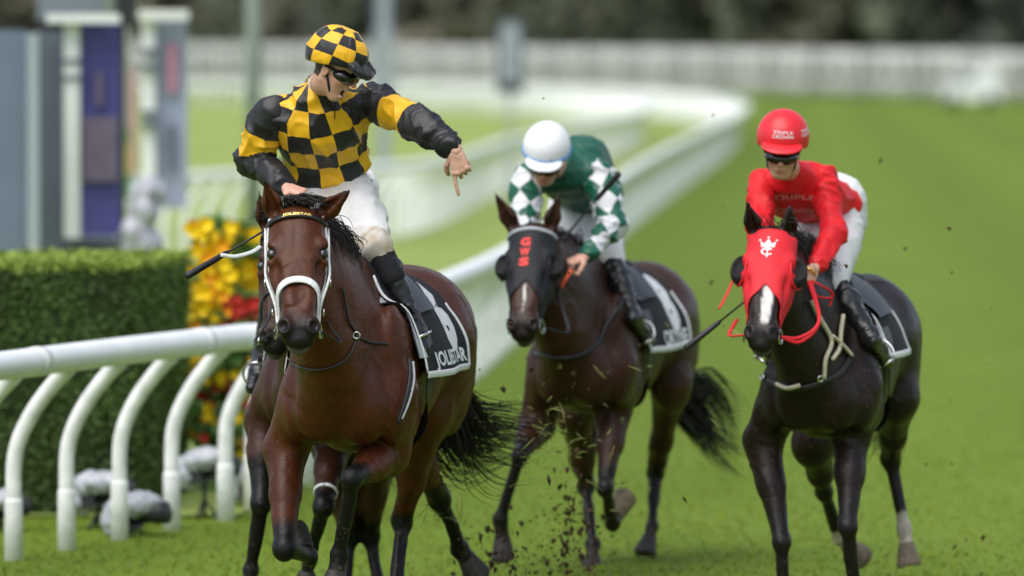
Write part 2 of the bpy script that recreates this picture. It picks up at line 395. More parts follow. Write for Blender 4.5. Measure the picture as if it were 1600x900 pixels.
U, Lw, Rr = MB(), MB(), MB(); q = np.linspace(-.05, 1.1, 40)
for i in range(39):
    a, b = fpt(q[i], max(bankz(q[i]), 0)), fpt(q[i + 1], max(bankz(q[i + 1]), 0)); mid = (a + b) / 2; h = np.linalg.norm((b - a)[:2]) / 2 + .01; ax = np.array([unit(b - a), fn, A(0, 0, 1)])
    U.box(mid + A(0, 0, 2.02), (h, .04, .62), ax); Lw.box(mid + A(0, 0, .58), (h, .04, .52), ax)
    Rr.box(mid + A(0, 0, 1.24) - fn * .2, (h, .03, .14), ax)  # dark strip behind the panels, standing in for the dark gap between them
U.build('upper_panel', m_pan, fence); Lw.build('lower_panel', m_pan2, fence); Rr.build('gap_strip', m_dk, fence)
for t in np.linspace(.17, 1.02, 92):
    z = max(bankz(t), 0); MB().box(fpt(t, z + 1.3) + fn * .12, (.07, .05, 1.32), np.array([ft, fn, A(0, 0, 1)])).build('post', m_fp, fence)

# ---- far wood, one dark mass
def leaf_cloud(c, r, n, size, rg, flat=.6):
    d = rg.normal(size=(n, 3)); d /= np.linalg.norm(d, axis=1)[:, None]; rad = rg.random(n) ** .4
    P = np.asarray(c) + d * rad[:, None] * np.asarray(r)
    a = rg.normal(size=(n, 3)); a /= np.linalg.norm(a, axis=1)[:, None]; b = np.cross(a, rg.normal(size=(n, 3))); b /= np.linalg.norm(b, axis=1)[:, None]
    s = (size * (.6 + .8 * rg.random(n)))[:, None]
    V = np.stack([P - a * s, P - b * s * flat, P + a * s, P + b * s * flat], 1).reshape(-1, 3)
    return V, np.arange(4 * n).reshape(-1, 4)
rg = np.random.default_rng(11); Vs, Cs = [], []; n = 0
for k in range(95):
    t = k / 94; x = -85 + 150 * t + rg.normal(0, 1.5); y = 610 - 215 * t + rg.random() * 25; hgt = 9 + 7 * rg.random()
    base = A(.13, .145, .10) if rg.random() < .6 else (A(.18, .175, .125) if rg.random() < .7 else A(.10, .115, .095))
    base = base * (.8 + .5 * rg.random())
    for j in range(4):
        cz = hgt * (.12 + .25 * j); V, F = leaf_cloud((x + rg.normal(0, 1.2), y + rg.normal(0, 1.5), cz), (3.6, 3, 2.8), 130, .95, rg)
        Vs.append(V); Cs.append(np.repeat(base * (.7 + .6 * rg.random((len(F), 1))), 4, 0))
    tr = MB().tube([A(x, y, -.2), A(x + .3, y, hgt * .4), A(x + .1, y, hgt * .9)], [.5, .35, .1], 6); 
    tv = np.concatenate(tr.V)[:36 - 36 % 4]; 
V = np.concatenate(Vs); Cc = np.concatenate(Cs)
m_wood = mat('far foliage', rough=.9, spec=.1, attr='col')
single('woodland', V, np.arange(len(V)).reshape(-1, 4), m_wood, (0, 500, 0), 'dark green and brown wood reading as one mass behind the far fence', 'wood', kind='stuff', attrs={'col': Cc})
# dark slope added behind the wood to keep bright sky from showing through
grid_sheet('backing_slope', np.linspace(-300, 300, 30), np.array([560, 620, 700, 900]), lambda X, Y: np.where(Y < 570, -.5, np.where(Y < 640, 22, 34)) + 2 * np.sin(X * .05), mat('dark backing', (.12, .13, .09), .95, .1, var=.4, vscale=.05))

# ---- hedge
HG = dict(a=GP(215, 36.8), b=GP(300, 38.9), h=1.435)
m_leaf = mat('hedge leaf', rough=.6, spec=.25, attr='col'); m_core = mat('hedge core', (.02, .035, .012), .9, .1)
hu = unit(A(1, -.03, 0)); hb = HG['a']; hv = HG['b'] - HG['a']; hv = hv
def hedge():
    r = np.random.default_rng(5); t = thing('clipped_hedge', 'tall square-clipped green hedge behind the near rail, its top bright green', 'hedge', hb)
    W_ = 3.2; ins = .05
    cor = [hb - hu * W_, hb, hb + hv, hb + hv - hu * W_]; cen = sum(cor) / 4
    V = [c + (cen - c) * .02 + A(0, 0, z) for z in (0, HG['h'] - ins) for c in cor]
    mkmesh('dark_core', V, [(0, 1, 5, 4), (1, 2, 6, 5), (2, 3, 7, 6), (3, 0, 4, 7), (4, 5, 6, 7)], m_core, t, smooth=False)  # solid dark box filling the hedge behind its leaves
    Pt, Nn = [], []
    def face(o, e1, e2, nrm, n):
        u, v = r.random((n, 1)), r.random((n, 1)); P = o + u * e1 + v * e2
        P = P + nrm * ((vnoise(P * 6) - .5)[:, None] * .035 + r.normal(0, .013, (n, 1)) - .02); Pt.append(P); Nn.append(np.repeat(nrm[None], n, 0))
    Z = A(0, 0, HG['h']); nf = unit(np.cross(hu, A(0, 0, 1))); nf = nf if nf[1] < 0 else -nf; ns = unit(np.cross(hv, A(0, 0, 1))); ns = ns if ns[0] > 0 else -ns
    face(hb - hu * W_, hu * W_, Z, nf, 30000); face(hb, hv, Z, ns, 13000); face(hb - hu * W_ + Z, hu * W_, hv, A(0, 0, 1), 22000)
    P = np.concatenate(Pt); Nn = np.concatenate(Nn); n = len(P)
    nn = Nn + r.normal(0, .55, (n, 3)); nn /= np.linalg.norm(nn, axis=1)[:, None]; a = np.cross(nn, r.normal(size=(n, 3))); a /= np.linalg.norm(a, axis=1)[:, None]; b = np.cross(nn, a)
    s = (.011 + .012 * r.random((n, 1))); V = np.stack([P - a * s, P - b * s * .6, P + a * s, P + b * s * .6], 1).reshape(-1, 3)
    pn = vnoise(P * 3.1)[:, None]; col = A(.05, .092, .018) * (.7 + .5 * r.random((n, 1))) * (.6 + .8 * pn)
    new = (Nn[:, 2:3] > .5) | (P[:, 2:3] > HG['h'] - .045 - .02 * r.random((n, 1))); col = np.where(new, A(.24, .33, .05) * (.7 + .5 * r.random((n, 1))), col)  # top face and top rim coloured a brighter green
    side = (Nn[:, 0:1] > .6) & ~new; col = np.where(side, col * A(1.9, 1.75, 1.6), col)      # the end face is coloured paler
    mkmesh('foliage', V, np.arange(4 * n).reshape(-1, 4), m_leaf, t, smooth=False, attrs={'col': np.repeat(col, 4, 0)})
hedge()

# ---- flowers: planted bank of yellow and red blossoms right of the hedge
m_petal = mat('petal', rough=.5, spec=.2, attr='col')
def bush(px, py0, py1, Y, wpx, cols, nb, label, seed):
    r = np.random.default_rng(seed); s = FPX / Y; base = GP(px, Y); ztop = CH - (py0 - HZ) / s; zb = max(CH - (py1 - HZ) / s, .0)
    t = thing('flowering_plant', label, 'flowers', base, 'flowering plants massed beside the hedge')
    w2 = wpx / s / 2; Vs, Cs = [], []
    for k in range(7):
        c = base + A(r.normal(0, w2 * .35), r.normal(0, .12), zb + (ztop - zb) * (k + .5) / 7); V, F = leaf_cloud(c, (w2 * .9, .2, (ztop - zb) / 8), 170, .035, r, .45); Vs.append(V)
        Cs.append(np.repeat(A(.09, .19, .04) * (.6 + .9 * r.random((len(F), 1))), 4, 0))
    V = np.concatenate(Vs); mkmesh('foliage', V, np.arange(len(V)).reshape(-1, 4), m_leaf, t, smooth=False, attrs={'col': np.concatenate(Cs)})
    MB().tube([base, base + A(.02, 0, zb + .2), base + A(-.02, 0, zb + (ztop - zb) * .7)], [.012, .01, .006], 6).build('stem', m_core, t)
    Vs, Cs = [], []
    for k in range(nb):
        u = r.random(); c = base + A(r.uniform(-w2, w2), -.2 + r.normal(0, .05), zb + (ztop - zb) * u); R_ = .028 + .022 * r.random(); cc = cols[int(r.random() * len(cols))] * (.8 + .35 * r.random())
        for q in range(11):
            an = q * 2.4; d = unit(A(math.cos(an), -.7 + .5 * r.random(), math.sin(an))); side = unit(np.cross(d, A(0, 1, 0.1)))
            Vs.append(np.stack([c, c + d * R_ * .6 + side * R_ * .4, c + d * R_ * 1.1, c + d * R_ * .6 - side * R_ * .4])); Cs.append(np.repeat(cc[None], 4, 0))
    V = np.concatenate(Vs); o = mkmesh('blossom', V, np.arange(len(V)).reshape(-1, 4), m_petal, t, smooth=False, attrs={'col': np.concatenate(Cs)})
    if nb > 100: o['kind'] = 'stuff'
YE, OR, RD = A(.95, .66, .01), A(.85, .36, .01), A(.50, .03, .02)
bush(330, 345, 500, 39.6, 66, [YE, YE, YE, YE, YE, YE, OR], 99, 'tall clump of yellow flowers right against the end of the hedge', 21)
bush(378, 350, 455, 39.9, 66, [YE, YE, YE, YE, YE, YE, OR], 95, 'tall clump of yellow flowers just left of the bay horse', 22)
bush(385, 460, 520, 39.4, 70, [RD, RD, OR], 42, 'band of deep red flowers just above the near rail', 23)
bush(355, 520, 640, 39.5, 100, [RD, RD, RD, YE], 60, 'mixed red flowers with a few yellow seen between the rail posts', 24)
bush(305, 500, 680, 39.3, 50, [YE, OR, YE], 34, 'low orange and yellow flowers at the foot of the hedge corner', 25)
bush(345, 640, 770, 39.2, 120, [OR, RD, YE], 20, 'green leafy planting with few blossoms low behind the rail', 26)

# ---- remote cameras in plastic covers
m_blk = mat('black camera body', (.02, .02, .022), .5, .5, var=.3, vscale=30); m_bag = mat('clear plastic cover', (.42, .44, .48), .22, .6, var=.25, vscale=25, bump=.6, bscale=18)
def remote_cam(px, Y, zc, tilt, label, sc_=1.0):
    b = GP(px, Y); t = thing('remote_camera', label, 'camera', b, 'remote cameras on the turf under the near rail')
    f = unit(A(math.cos(tilt) * .9, -.45, .15)); l = unit(np.cross(A(0, 0, 1), f)); u = np.cross(f, l); ax = np.array([f, l, u]); c = b + A(0, 0, zc)
    mb = MB().box(c - f * .03 * sc_, (.05 * sc_, .07 * sc_, .06 * sc_), ax); mb.build('camera_body', m_blk, t, smooth=False)
    MB().tube([c + f * .02 * sc_, c + f * .12 * sc_, c + f * .13 * sc_, c + f * .2 * sc_], [.042 * sc_, .042 * sc_, .052 * sc_, .056 * sc_], 16).build('lens', m_blk, t)
    fl = Field().ell(c + u * .055 * sc_ + f * .02, (.14 * sc_, .10 * sc_, .062 * sc_), ax, .03).ell(c - f * .09 * sc_ - u * .01, (.06 * sc_, .085 * sc_, .08 * sc_), ax, .04)
    V, F = fl.mesh(.009); V = wrinkle(V, F, .016, 16, u, 2); mkmesh('plastic_cover', V, F, m_bag, t)
    mb = MB().tube([b + A(0, 0, .015), c - u * .05 * sc_], [.012, .012], 8)
    for k in range(3): mb.tube([b + A(math.cos(k * 2.1) * .08, math.sin(k * 2.1) * .08, .008), b + A(0, 0, max(.03, zc * .4))], .009, 6)
    mb.build('tripod', m_blk, t)
remote_cam(150, 35.75, .19, .3, 'grey-covered camera standing between the first two white rail posts', 1.1)
remote_cam(205, 35.3, .10, -.2, 'camera lying low with a bright plastic cover, beside the second rail post', 1.1)
remote_cam(318, 36.6, .27, -.4, 'camera raised on a small tripod, right of the third white rail post', 1.05)
remote_cam(392, 37.4, .14, .2, 'partly hidden camera by the fourth rail post, next to the bay horse', 1.0)
remote_cam(-2, 35.6, .12, .2, 'black camera at the left edge under the rail', .9)

# ---- winning post boards
m_gb = mat('blue-grey board', (.12, .155, .215), .55, var=.15, vscale=1.5); m_gb2 = mat('dark grey board', (.10, .125, .155), .55, var=.1, vscale=2)
m_wp = mat('white painted post', (.72, .75, .72), .45, var=.08, vscale=3); m_pg = mat('pale green post', (.30, .36, .38), .5); m_pu = mat('purple banner', (.065, .06, .25), .5, var=.08, vscale=3)
m_gold = mat('dull gold print', (.13, .105, .16), .55, var=.12, vscale=9); m_lil = mat('lilac banner', (.30, .34, .46), .5, var=.06, vscale=4); m_pk = mat('pink print', (.46, .20, .29), .5); m_bk = mat('black board', (.012, .014, .016), .5)
def pbox(px0, px1, py0, py1, Y, dep=.08, yaw=0):
    s = FPX / Y; x0, x1 = GP(px0, Y)[0], GP(px1, Y)[0]; z0, z1 = CH - (py1 - HZ) / s, CH - (py0 - HZ) / s
    a = np.array([A(math.cos(yaw), math.sin(yaw), 0), A(-math.sin(yaw), math.cos(yaw), 0), A(0, 0, 1)])
    return A((x0 + x1) / 2, Y, (z0 + z1) / 2), ((x1 - x0) / 2, dep, (z1 - z0) / 2), a
def pb(mb, *a, **k): mb.box(*pbox(*a, **k)); return mb
G0 = lambda Y: HZ + CH * FPX / Y      # ground row at distance Y
t = thing('advertising_board', 'plain blue-grey board at the left edge behind the hedge', 'board', GP(10, 49))
pb(MB(), -90, 44, 47, G0(49), 49).build('panel', m_gb, t, smooth=False); pb(MB(), 44, 61, 52, 386, 48.8, dep=.05).build('edge_post', m_pg, t, smooth=False)
t = thing('winning_post_tower', 'tall tower with white post, white cap and deep purple banner left of the flowers', 'winning post', GP(120, 50))
pb(MB(), 60, 101, 42, G0(50), 50.2).build('grey_panel', m_gb2, t, smooth=False); pb(MB(), 54, 101, 30, 48, 49.8, dep=.1).build('black_hood', m_bk, t, smooth=False)
pb(MB(), 101, 125, 36, 372, 49.7, dep=.06).build('white_post', m_wp, t, smooth=False)
for y in (92, 118): pb(MB(), 100, 126, y, y + 5, 49.66, dep=.05).build('post_clip', m_gb2, t, smooth=False)
pb(MB(), 75, 188, 22, 36, 49.6, dep=.12).build('white_cap', m_wp, t, smooth=False)
bn = pb(MB(), 125.5, 187, 36.5, 368, 49.8, dep=.03, yaw=.12).build('banner', m_pu, t, smooth=False)
pb(MB(), 128, 184, 182, 283, 49.72, dep=.03, yaw=.12).build('printed_square', m_gold, bn, smooth=False)
pb(MB(), 150, 160, 112, 165, 49.72, dep=.03, yaw=.12).build('printed_emblem', m_gold, bn, smooth=False)
pb(MB(), 90, 190, 372, G0(50), 50.5).build('dark_base', m_gb2, t, smooth=False)
t = thing('rear_board', 'grey board rising above the white cap behind the winning post tower', 'board', GP(120, 58)); pb(MB(), 60, 183, -40, G0(58), 58).build('panel', mat('slate board', (.16, .19, .235), .6), t, smooth=False); pb(MB(), 162, 178, -40, 300, 57.8, dep=.05).build('edge_post', mat('sage post', (.16, .2, .16), .6), t, smooth=False)
single('black_pillar', *(lambda m: (np.concatenate(m.V), m.F))(pb(MB(), 183, 214, -60, 42, 54, dep=.15).box(*pbox(187, 196, 42, G0(54), 54, dep=.03))), m_bk, GP(198, 54), 'black square pillar between the two white capped banners', 'pillar', smooth=False)
t = thing('banner_frame', 'white capped frame with pale lilac banner, just left of the flowers and pole', 'banner', GP(260, 56))
pb(MB(), 222, 243, 30, 330, 56, dep=.06).build('white_post', m_wp, t, smooth=False); pb(MB(), 218, 295, 16, 31, 55.9, dep=.1).build('white_cap', m_wp, t, smooth=False)
for y in (75, 100, 172, 190): pb(MB(), 221, 244, y, y + 9, 55.9, dep=.06).build('post_clip', m_gb2, t, smooth=False)
bn = pb(MB(), 244, 293, 31.5, 325, 56.1, dep=.03).build('banner', m_lil, t, smooth=False)
pb(MB(), 263, 277, 68, 145, 56.02, dep=.03).build('pink_print', m_pk, bn, smooth=False); pb(MB(), 264, 273, 195, 265, 56.02, dep=.03).build('dark_print', m_gb2, bn, smooth=False)
pb(MB(), 222, 234, 330, G0(56), 56.05, dep=.05).build('leg', m_gb2, t, smooth=False)
t = thing('striped_banner', 'narrow banner of green, yellow and pink blocks between the black pillar and the lilac banner', 'banner', GP(203, 57))
for nm, a, b, c, d, col in [('green_block', 190, 203, 200, 225, (.13, .26, .07)), ('yellow_block', 190, 203, 225, 272, (.42, .37, .08)), ('green_block', 190, 203, 272, 312, (.10, .27, .07)), ('pink_block', 203.5, 214, 110, 272, (.45, .27, .25)), ('grey_block', 190, 203, 40, 200, (.3, .31, .27)), ('pale_block', 203.5, 214, 272, 330, (.3, .36, .34))]:
    pb(MB(), a, b, c, d, 57, dep=.04).build(nm, mat('banner ' + nm, col, .6), t, smooth=False)
pb(MB(), 205, 209, 330, G0(57), 57, dep=.03).build('leg', m_gb2, t, smooth=False)
fl = Field(); b = GP(232, 45)
for k in range(9): fl.ell(b + A(random.uniform(-.1, .12), random.uniform(-.06, .06), 1.5 - .0 + random.uniform(-.24, .16)), (.09, .08, .09), None, .04)
fl.cone(b, b + A(0, 0, 1.3), .05, .06, .03); V, F = fl.mesh(.014); V = wrinkle(V, F, .03, 9)
single('covered_equipment', V, F, mat('grey plastic sheeting', (.34, .35, .39), .4, var=.3, vscale=12, bump=.4, bscale=12), b, 'equipment wrapped in crumpled grey plastic above the hedge, below the lilac banner', 'covered camera')

# ---- poles
m_pole = mat('grey-green pole', (.16, .21, .17), .6); m_bl = mat('blue grey marker', (.27, .31, .34), .5, var=.1, vscale=3); m_nv = mat('navy marker edge', (.05, .065, .09), .5)
b = GP(396, 70); MB().tube([b, b + A(0, 0, 4.5)], .085, 12).single('tall_pole', m_pole, b, 'slim grey-green pole left of the pointing jockey', 'pole')
t = thing('course_marker', 'tall blue-grey marker behind the pointing jockey\'s shoulder', 'course marker', GP(600, 110))
pb(MB(), 590, 610, -50, G0(110), 110, dep=.08).build('pole', m_bl, t, smooth=False); pb(MB(), 583, 617, 45, 140, 109.8, dep=.06).build('sleeve', m_bl, t, smooth=False); pb(MB(), 580, 620, -50, 44, 110.2, dep=.04).build('dark_board', m_nv, t, smooth=False)
t = thing('course_marker', 'round-topped blue-grey marker board on a thin pole above the white-capped jockey', 'course marker', GP(797, 110)); s = FPX / 110; zc = CH - (50 - HZ) / s
def disc_board(px, r, z0, Y, mt, nm, dep):
    c = GP(px, Y); n = 20; P = [A(c[0] + r * math.cos(a), 0, zc + r * math.sin(a)) for a in np.linspace(0, math.pi, n)] + [A(c[0] - r, 0, z0), A(c[0] + r, 0, z0)]; m_ = len(P)
    V = [p + A(0, Y - dep, 0) for p in P] + [p + A(0, Y + dep, 0) for p in P]; mkmesh(nm, V, [tuple(range(m_)), tuple(range(2 * m_ - 1, m_ - 1, -1))] + [(i, i + m_, (i + 1) % m_ + m_, (i + 1) % m_) for i in range(m_)], mt, t, smooth=False)
disc_board(797, .235, CH - (146 - HZ) / s, 110, m_nv, 'board', .03); disc_board(797, .165, CH - (128 - HZ) / s, 109.93, m_bl, 'pale_face', .03)
pb(MB(), 794, 800, 146, G0(110), 110.1, dep=.03).build('pole', m_bl, t, smooth=False)
# ---- white van far right
vb = GP(1517, 326); t = thing('parked_van', 'small white van parked before the far fence at the right', 'van', vb); m_wv = mat('white van paint', (.78, .8, .8), .3, coat=.5)
pr = [(-1.35, .35), (-1.35, 1.0), (-1.0, 1.15), (-.6, 1.85), (1.35, 1.9), (1.4, .35)]; V = [vb + A(x, y, z) for y in (-.85, .85) for x, z in pr]; k = 6
mkmesh('body', V, [tuple(range(k)), tuple(range(2 * k - 1, k - 1, -1))] + [(i, i + k, (i + 1) % k + k, (i + 1) % k) for i in range(k)], m_wv, t, smooth=False)
for x in (-.9, .9):
    for y in (-.8, .8): MB().tube([vb + A(x, y - .1, .32), vb + A(x, y + .1, .32)], .32, 14).build('wheel', m_bk, t)
MB().box(vb + A(-.35, -.86, 1.45), (.35, .012, .25)).build('side_window', m_gb2, t, smooth=False)
# ================================================================== HORSES
m_coat = mat('horse coat', rough=.40, spec=.24, attr='col', var=.24, vscale=18, detail=10, bump=.28, bscale=34, bdist=.012)
m_hair = mat('horse hair', (.012, .010, .009), .42, .45, var=.3, vscale=30)
m_eye = mat('horse eye', (.008, .005, .004), .06, .8)
m_hoof = mat('hoof horn', (.035, .030, .026), .55, .3, var=.35, vscale=40, bump=.3, bscale=50)
m_hoofp = mat('pale hoof horn', (.20, .16, .11), .6, .3, var=.4, vscale=40, bump=.3)
m_leather = mat('black tack', (.012, .012, .014), .45, .5, var=.2, vscale=40); m_white_st = mat('white bridle leather', (.66, .67, .66), .4, .4, var=.12, vscale=60, bump=.3, bscale=90)
m_cloth_blk = mat('black saddlecloth', (.014, .015, .019), .75, .25, var=.2, vscale=25, bump=.25, bscale=45); m_cloth_w = mat('white cloth', (.72, .73, .75), .7, .2, var=.06, vscale=30, bump=.15, bscale=60)
m_cloth_g = mat('grey pad cloth', (.36, .38, .41), .5, .4, var=.15, vscale=20); m_steel = mat('bit steel', (.6, .6, .6), .25, .5, metal=1)
m_redc = mat('red hood cloth', (.66, .016, .025), .6, .35, var=.08, vscale=25, bump=.12, bscale=40, bdist=.006); m_blkc = mat('black hood cloth', (.010, .011, .014), .6, .3, var=.2, vscale=25)
m_redp = mat('red print', (.80, .02, .015), .5); m_cup = mat('black blinker cup', (.010, .010, .011), .65, .3, bump=.4, bscale=120); m_gold2 = mat('gold lettering', (.75, .55, .16), .35, .5, metal=.4)
m_cord = mat('cream cord', (.55, .50, .38), .8, .1, var=.15, vscale=60)

class Horse:
    pass
def hair_strands(paths, r0, name, parent, material=None, nseg=7):
    V, F, n = [], [], 0
    for P, r in paths:
        c = crom(P, max(2, nseg // (len(P) - 1) + 1)); m = len(c); T = np.gradient(c, axis=0); T /= np.linalg.norm(T, axis=1)[:, None] + 1e-9
        a = np.cross(T, A(.3, .9, .2)); a /= np.linalg.norm(a, axis=1)[:, None] + 1e-9; b = np.cross(T, a); tt = np.linspace(0, 1, m)
        rr = (r * (1 - tt ** 2.2) + .0003)[:, None]
        ring = np.stack([c + a * rr, c - a * rr * .5 + b * rr * .87, c - a * rr * .5 - b * rr * .87], 1).reshape(-1, 3)
        V.append(ring); i = np.arange(m - 1)[:, None] * 3
        for k in range(3): F.append(np.concatenate([i + k, i + (k + 1) % 3, i + 3 + (k + 1) % 3, i + 3 + k], 1) + n)
        n += 3 * m
    return mkmesh(name, np.concatenate(V), np.concatenate(F), material or m_hair, parent)

def make_horse(sp):
    H = Horse(); S = sp['S']; ya = math.radians(sp['yaw'])
    Fw = A(-math.sin(ya), -math.cos(ya), 0); Lf = A(math.cos(ya), -math.sin(ya), 0); Z = A(0, 0, 1)
    O = GP(sp['o'][0], sp['o'][1]); dz = sp.get('dz', 0)
    T = lambda x, y, z: O + S * (Fw * x + Lf * y + Z * z) + Z * dz
    def HP(px, py, xl):
        r = ray(px, py); Cc = A(0, 0, CH); t = (xl - (Cc - O) @ Fw) / (r @ Fw); return Cc + t * r
    AX = np.array([Fw, Lf, Z]); res = sp['res']
    def tilt(deg, about=1):      # rotate the x/z axes about the left axis
        a = math.radians(deg); return np.array([Fw * math.cos(a) + Z * math.sin(a), Lf, -Fw * math.sin(a) + Z * math.cos(a)])
    t = thing('race_horse', sp['label'], 'horse', O, 'racehorses galloping towards the camera'); H.t = t; H.T = T; H.HP = HP; H.AX = AX; H.O = O; H.Fw = Fw; H.Lf = Lf
    f = Field(); E = lambda c, r, ax=AX, k=.06, **q: f.ell(T(*c), np.array(r) * S, ax, k * S, **q)
    # trunk
    E((-.28, 0, 1.17), (.58, .275, .345)); E((-.72, 0, 1.22), (.42, .25, .28)); E((-1.02, 0, 1.30), (.34, .265, .255), tilt(14))
    E((-.06, 0, 1.44), (.30, .085, .16), tilt(8), .10); E((-.45, 0, 1.40), (.35, .12, .12), AX, .08)
    E((.16, 0, 1.10), (.24, .215, .27), k=.08)
    for s in (-1, 1):
        E((.33, s * .095, 1.02), (.11, .10, .15), k=.025)                    # pectorals
        E((.10, s * .175, 1.18), (.165, .075, .27), tilt(-24), k=.07)         # shoulder blade
        E((.24, s * .19, 1.00), (.10, .07, .13), k=.03)                       # point of shoulder
        E((.02, s * .19, .98), (.12, .075, .13), tilt(30), k=.03)                # triceps
        E((-1.02, s * .155, 1.12), (.24, .12, .29), tilt(12), k=.05)            # quarters
        E((-.80, s * .20, 1.26), (.08, .06, .07), k=.07)                       # hip point
    # neck
    hd = sp['head']; poll = HP(*hd['poll']); muz = HP(*hd['muzzle']); hsz = hd['s']; d = unit(muz - poll); H.poll = poll
    s0 = unit(Lf - (Lf @ d) * d); a = math.radians(hd.get('turn', 0)); nf = unit(np.cross(d, s0)); 
    if nf @ Fw < 0: nf = -nf
    # frame: d down the face, b to the horse's left, n out of the forehead
    b = s0 * math.cos(a) + nf * math.sin(a); n_ = nf * math.cos(a) - s0 * math.sin(a); H.d, H.b, H.n = d, b, n_
    hf = Field(); HX = np.array([d, b, n_]); W = hd.get('w', 1.0)
    hp = lambda a_, b_, c_: poll + hsz * (d * a_ + b * b_ * W + n_ * c_); H.hp = hp
    def HE(c, r, k=.02, ax=HX, sub=False): hf.ell(hp(*c), np.array(r) * hsz * A(1, W, 1), ax, k * hsz, sub)
    def HC(p, q, ra, rb, k=.02, sub=False): hf.cone(hp(*p), hp(*q), ra * hsz, rb * hsz, k * hsz, b, W, sub)
    HE((.12, 0, -.105), (.15, .085, .095)); HE((.19, 0, -.075), (.13, .082, .062)); HC((.05, 0, -.09), (.3, 0, -.085), .085, .07)
    for s in (-1, 1):
        HE((.170, s * .072, -.044), (.036, .022, .020), .02); HE((.243, s * .074, -.062), (.026, .022, .02), .02)                     # brow
        HE((.215, s * .052, -.155), (.145, .032, .115), .025)                   # cheek
        HC((.27, s * .066, -.10), (.40, s * .044, -.085), .02, .014, .02)         # facial crest
        HC((.24, s * .04, -.05), (.47, s * .022, -.032), .028, .022, .02)         # nasal bone edge
        HC((.2, s * .045, -.19), (.5, s * .022, -.13), .04, .028, .03)            # jaw bars
    HC((.22, 0, -.085), (.50, 0, -.075), .066, .05, .03)
    HE((.54, 0, -.075), (.075, .056, .062), .03)
    for s in (-1, 1): HE((.562, s * .040, -.040), (.046, .026, .036), .02)
    HE((.605, 0, -.075), (.036, .046, .036), .02); HE((.585, 0, -.128), (.05, .036, .028), .014)
    for s in (-1, 1):
        HE((.208, s * .090, -.042), (.027, .017, .018), .010, sub=True)           # eye opening
        HE((.31, s * .066, -.045), (.05, .010, .016), .03, sub=True)
        HE((.578, s * .050, -.012), (.024, .0155, .022), .010, sub=True)            # nostrils
    HE((.60, 0, -.104), (.06, .07, .0035), .008, sub=True)
    # throat and neck joined to the trunk
    thr = hp(.16, 0, -.20); top = hp(.02, 0, -.12); base_t = T(.02, 0, 1.42); base_m = T(.16, 0, 1.26); base_b = T(.26, 0, 1.08)
    def quad(p0, p1, r0, r1, bend, k=.07, q=.62, m=5):
        mid = (p0 + p1) / 2 + bend; pr = None
        for i in range(m + 1):
            u = i / m; p = (1 - u) ** 2 * p0 + 2 * u * (1 - u) * mid + u * u * p1; r = r0 + (r1 - r0) * u
            if pr is not None: f.cone(pr[0], p, pr[1], r, k, b, q)
            pr = (p, r)
    quad(base_t, top, .16 * S, .075 * hsz, Z * .03 * S); quad(base_m, (thr + top) / 2, .22 * S, .105 * hsz, A(0, 0, 0), q=.68); quad(base_b, thr, .20 * S, .085 * hsz, -Z * .05, q=.68)
    # jugular groove
    for s in (-1, 1):
        f.cone(T(.34, s * .075, 1.16), hp(.2, s * .055, -.24) , .012, .010, .05, sub=True)
    # ears
    for s, key in ((-1, 'ear_r'), (1, 'ear_l')):
        tip = HP(*hd[key]); bs = hp(.015, s * .062, -.085); u = unit(tip - bs); Ln = np.linalg.norm(tip - bs)
        side = unit(np.cross(u, n_)); op = unit(np.cross(side, u)); op = op if op @ n_ > 0 else -op; op = unit(op * .9 + b * s * -.0 + Lf * s * .35)
        side = unit(np.cross(u, op))
        p1 = bs + u * Ln * .42
        hf.cone(bs - u * .01, p1, .028 * hsz, .041 * hsz, .012, op, .7); hf.cone(p1, tip, .041 * hsz, .004, .008, op, .7)
        hf.cone(bs + u * Ln * .22 + op * .022 * hsz, bs + u * Ln * .84 + op * .008, .026 * hsz, .004, .008, sub=True)
    # legs
    H.low = []; H.hoofs = []; H.legj = {}; lw = sp.get('lw', 1.0)
    for nm, Lg in sp['legs'].items():
        P = [HP(*q) for q in Lg['p']]; s = 1 if nm[0] == 'L' else -1; H.legj[nm] = P
        R_ = lambda r: r * S * lw
        if nm[1] == 'F':
            sh = T(.20, s * .17, 1.08); e, k_, ft, hf_ = P
            f.cone(sh, e, R_(.115), R_(.088), .05); f.cone(e, e + (k_ - e) * .45, R_(.086), R_(.066), .04); f.cone(e + (k_ - e) * .4, k_, R_(.064), R_(.040), .03)
            fw = unit(np.cross(unit(k_ - e), Lf)); fw = fw if fw @ Fw > 0 else -fw
            f.cone(e + fw * .02 + (k_ - e) * .1, e + fw * .022 + (k_ - e) * .55, R_(.055), R_(.035), .02)
            f.ell(e - (k_ - e) * .08 - fw * .02, (R_(.075), R_(.06), R_(.075)), AX, .03)
            f.ell(k_, (R_(.050), R_(.046), R_(.056)), np.array([fw, Lf, unit(np.cross(fw, Lf))]), .018)
            c0 = k_
        else:
            st, k_, ft, hf_ = P; hip = T(-.92, s * .15, 1.24)
            f.cone(hip, st, R_(.20), R_(.125), .06, Lf, .72); f.cone(T(-1.15, s * .13, 1.18), st * .35 + k_ * .65, R_(.15), R_(.062), .06, Lf, .75)
            f.cone(st, st * .4 + k_ * .6, R_(.118), R_(.062), .05, Lf, .85); f.cone(st * .4 + k_ * .6, k_, R_(.062), R_(.044), .03)
            bk = -Fw; g = unit(st - k_); hk = k_ + unit(g * .7 + bk * .9) * R_(.06)
            f.cone(k_, hk, R_(.046), R_(.026), .02); f.cone(hk, k_ * .45 + st * .55 + bk * .02, R_(.016), R_(.02), .035)
            f.ell(k_, (R_(.058), R_(.045), R_(.062)), AX, .02); c0 = k_
        tb = unit(np.cross(unit(ft - c0), Lf)); tb = -tb if tb @ Fw > 0 else tb     # tendon side
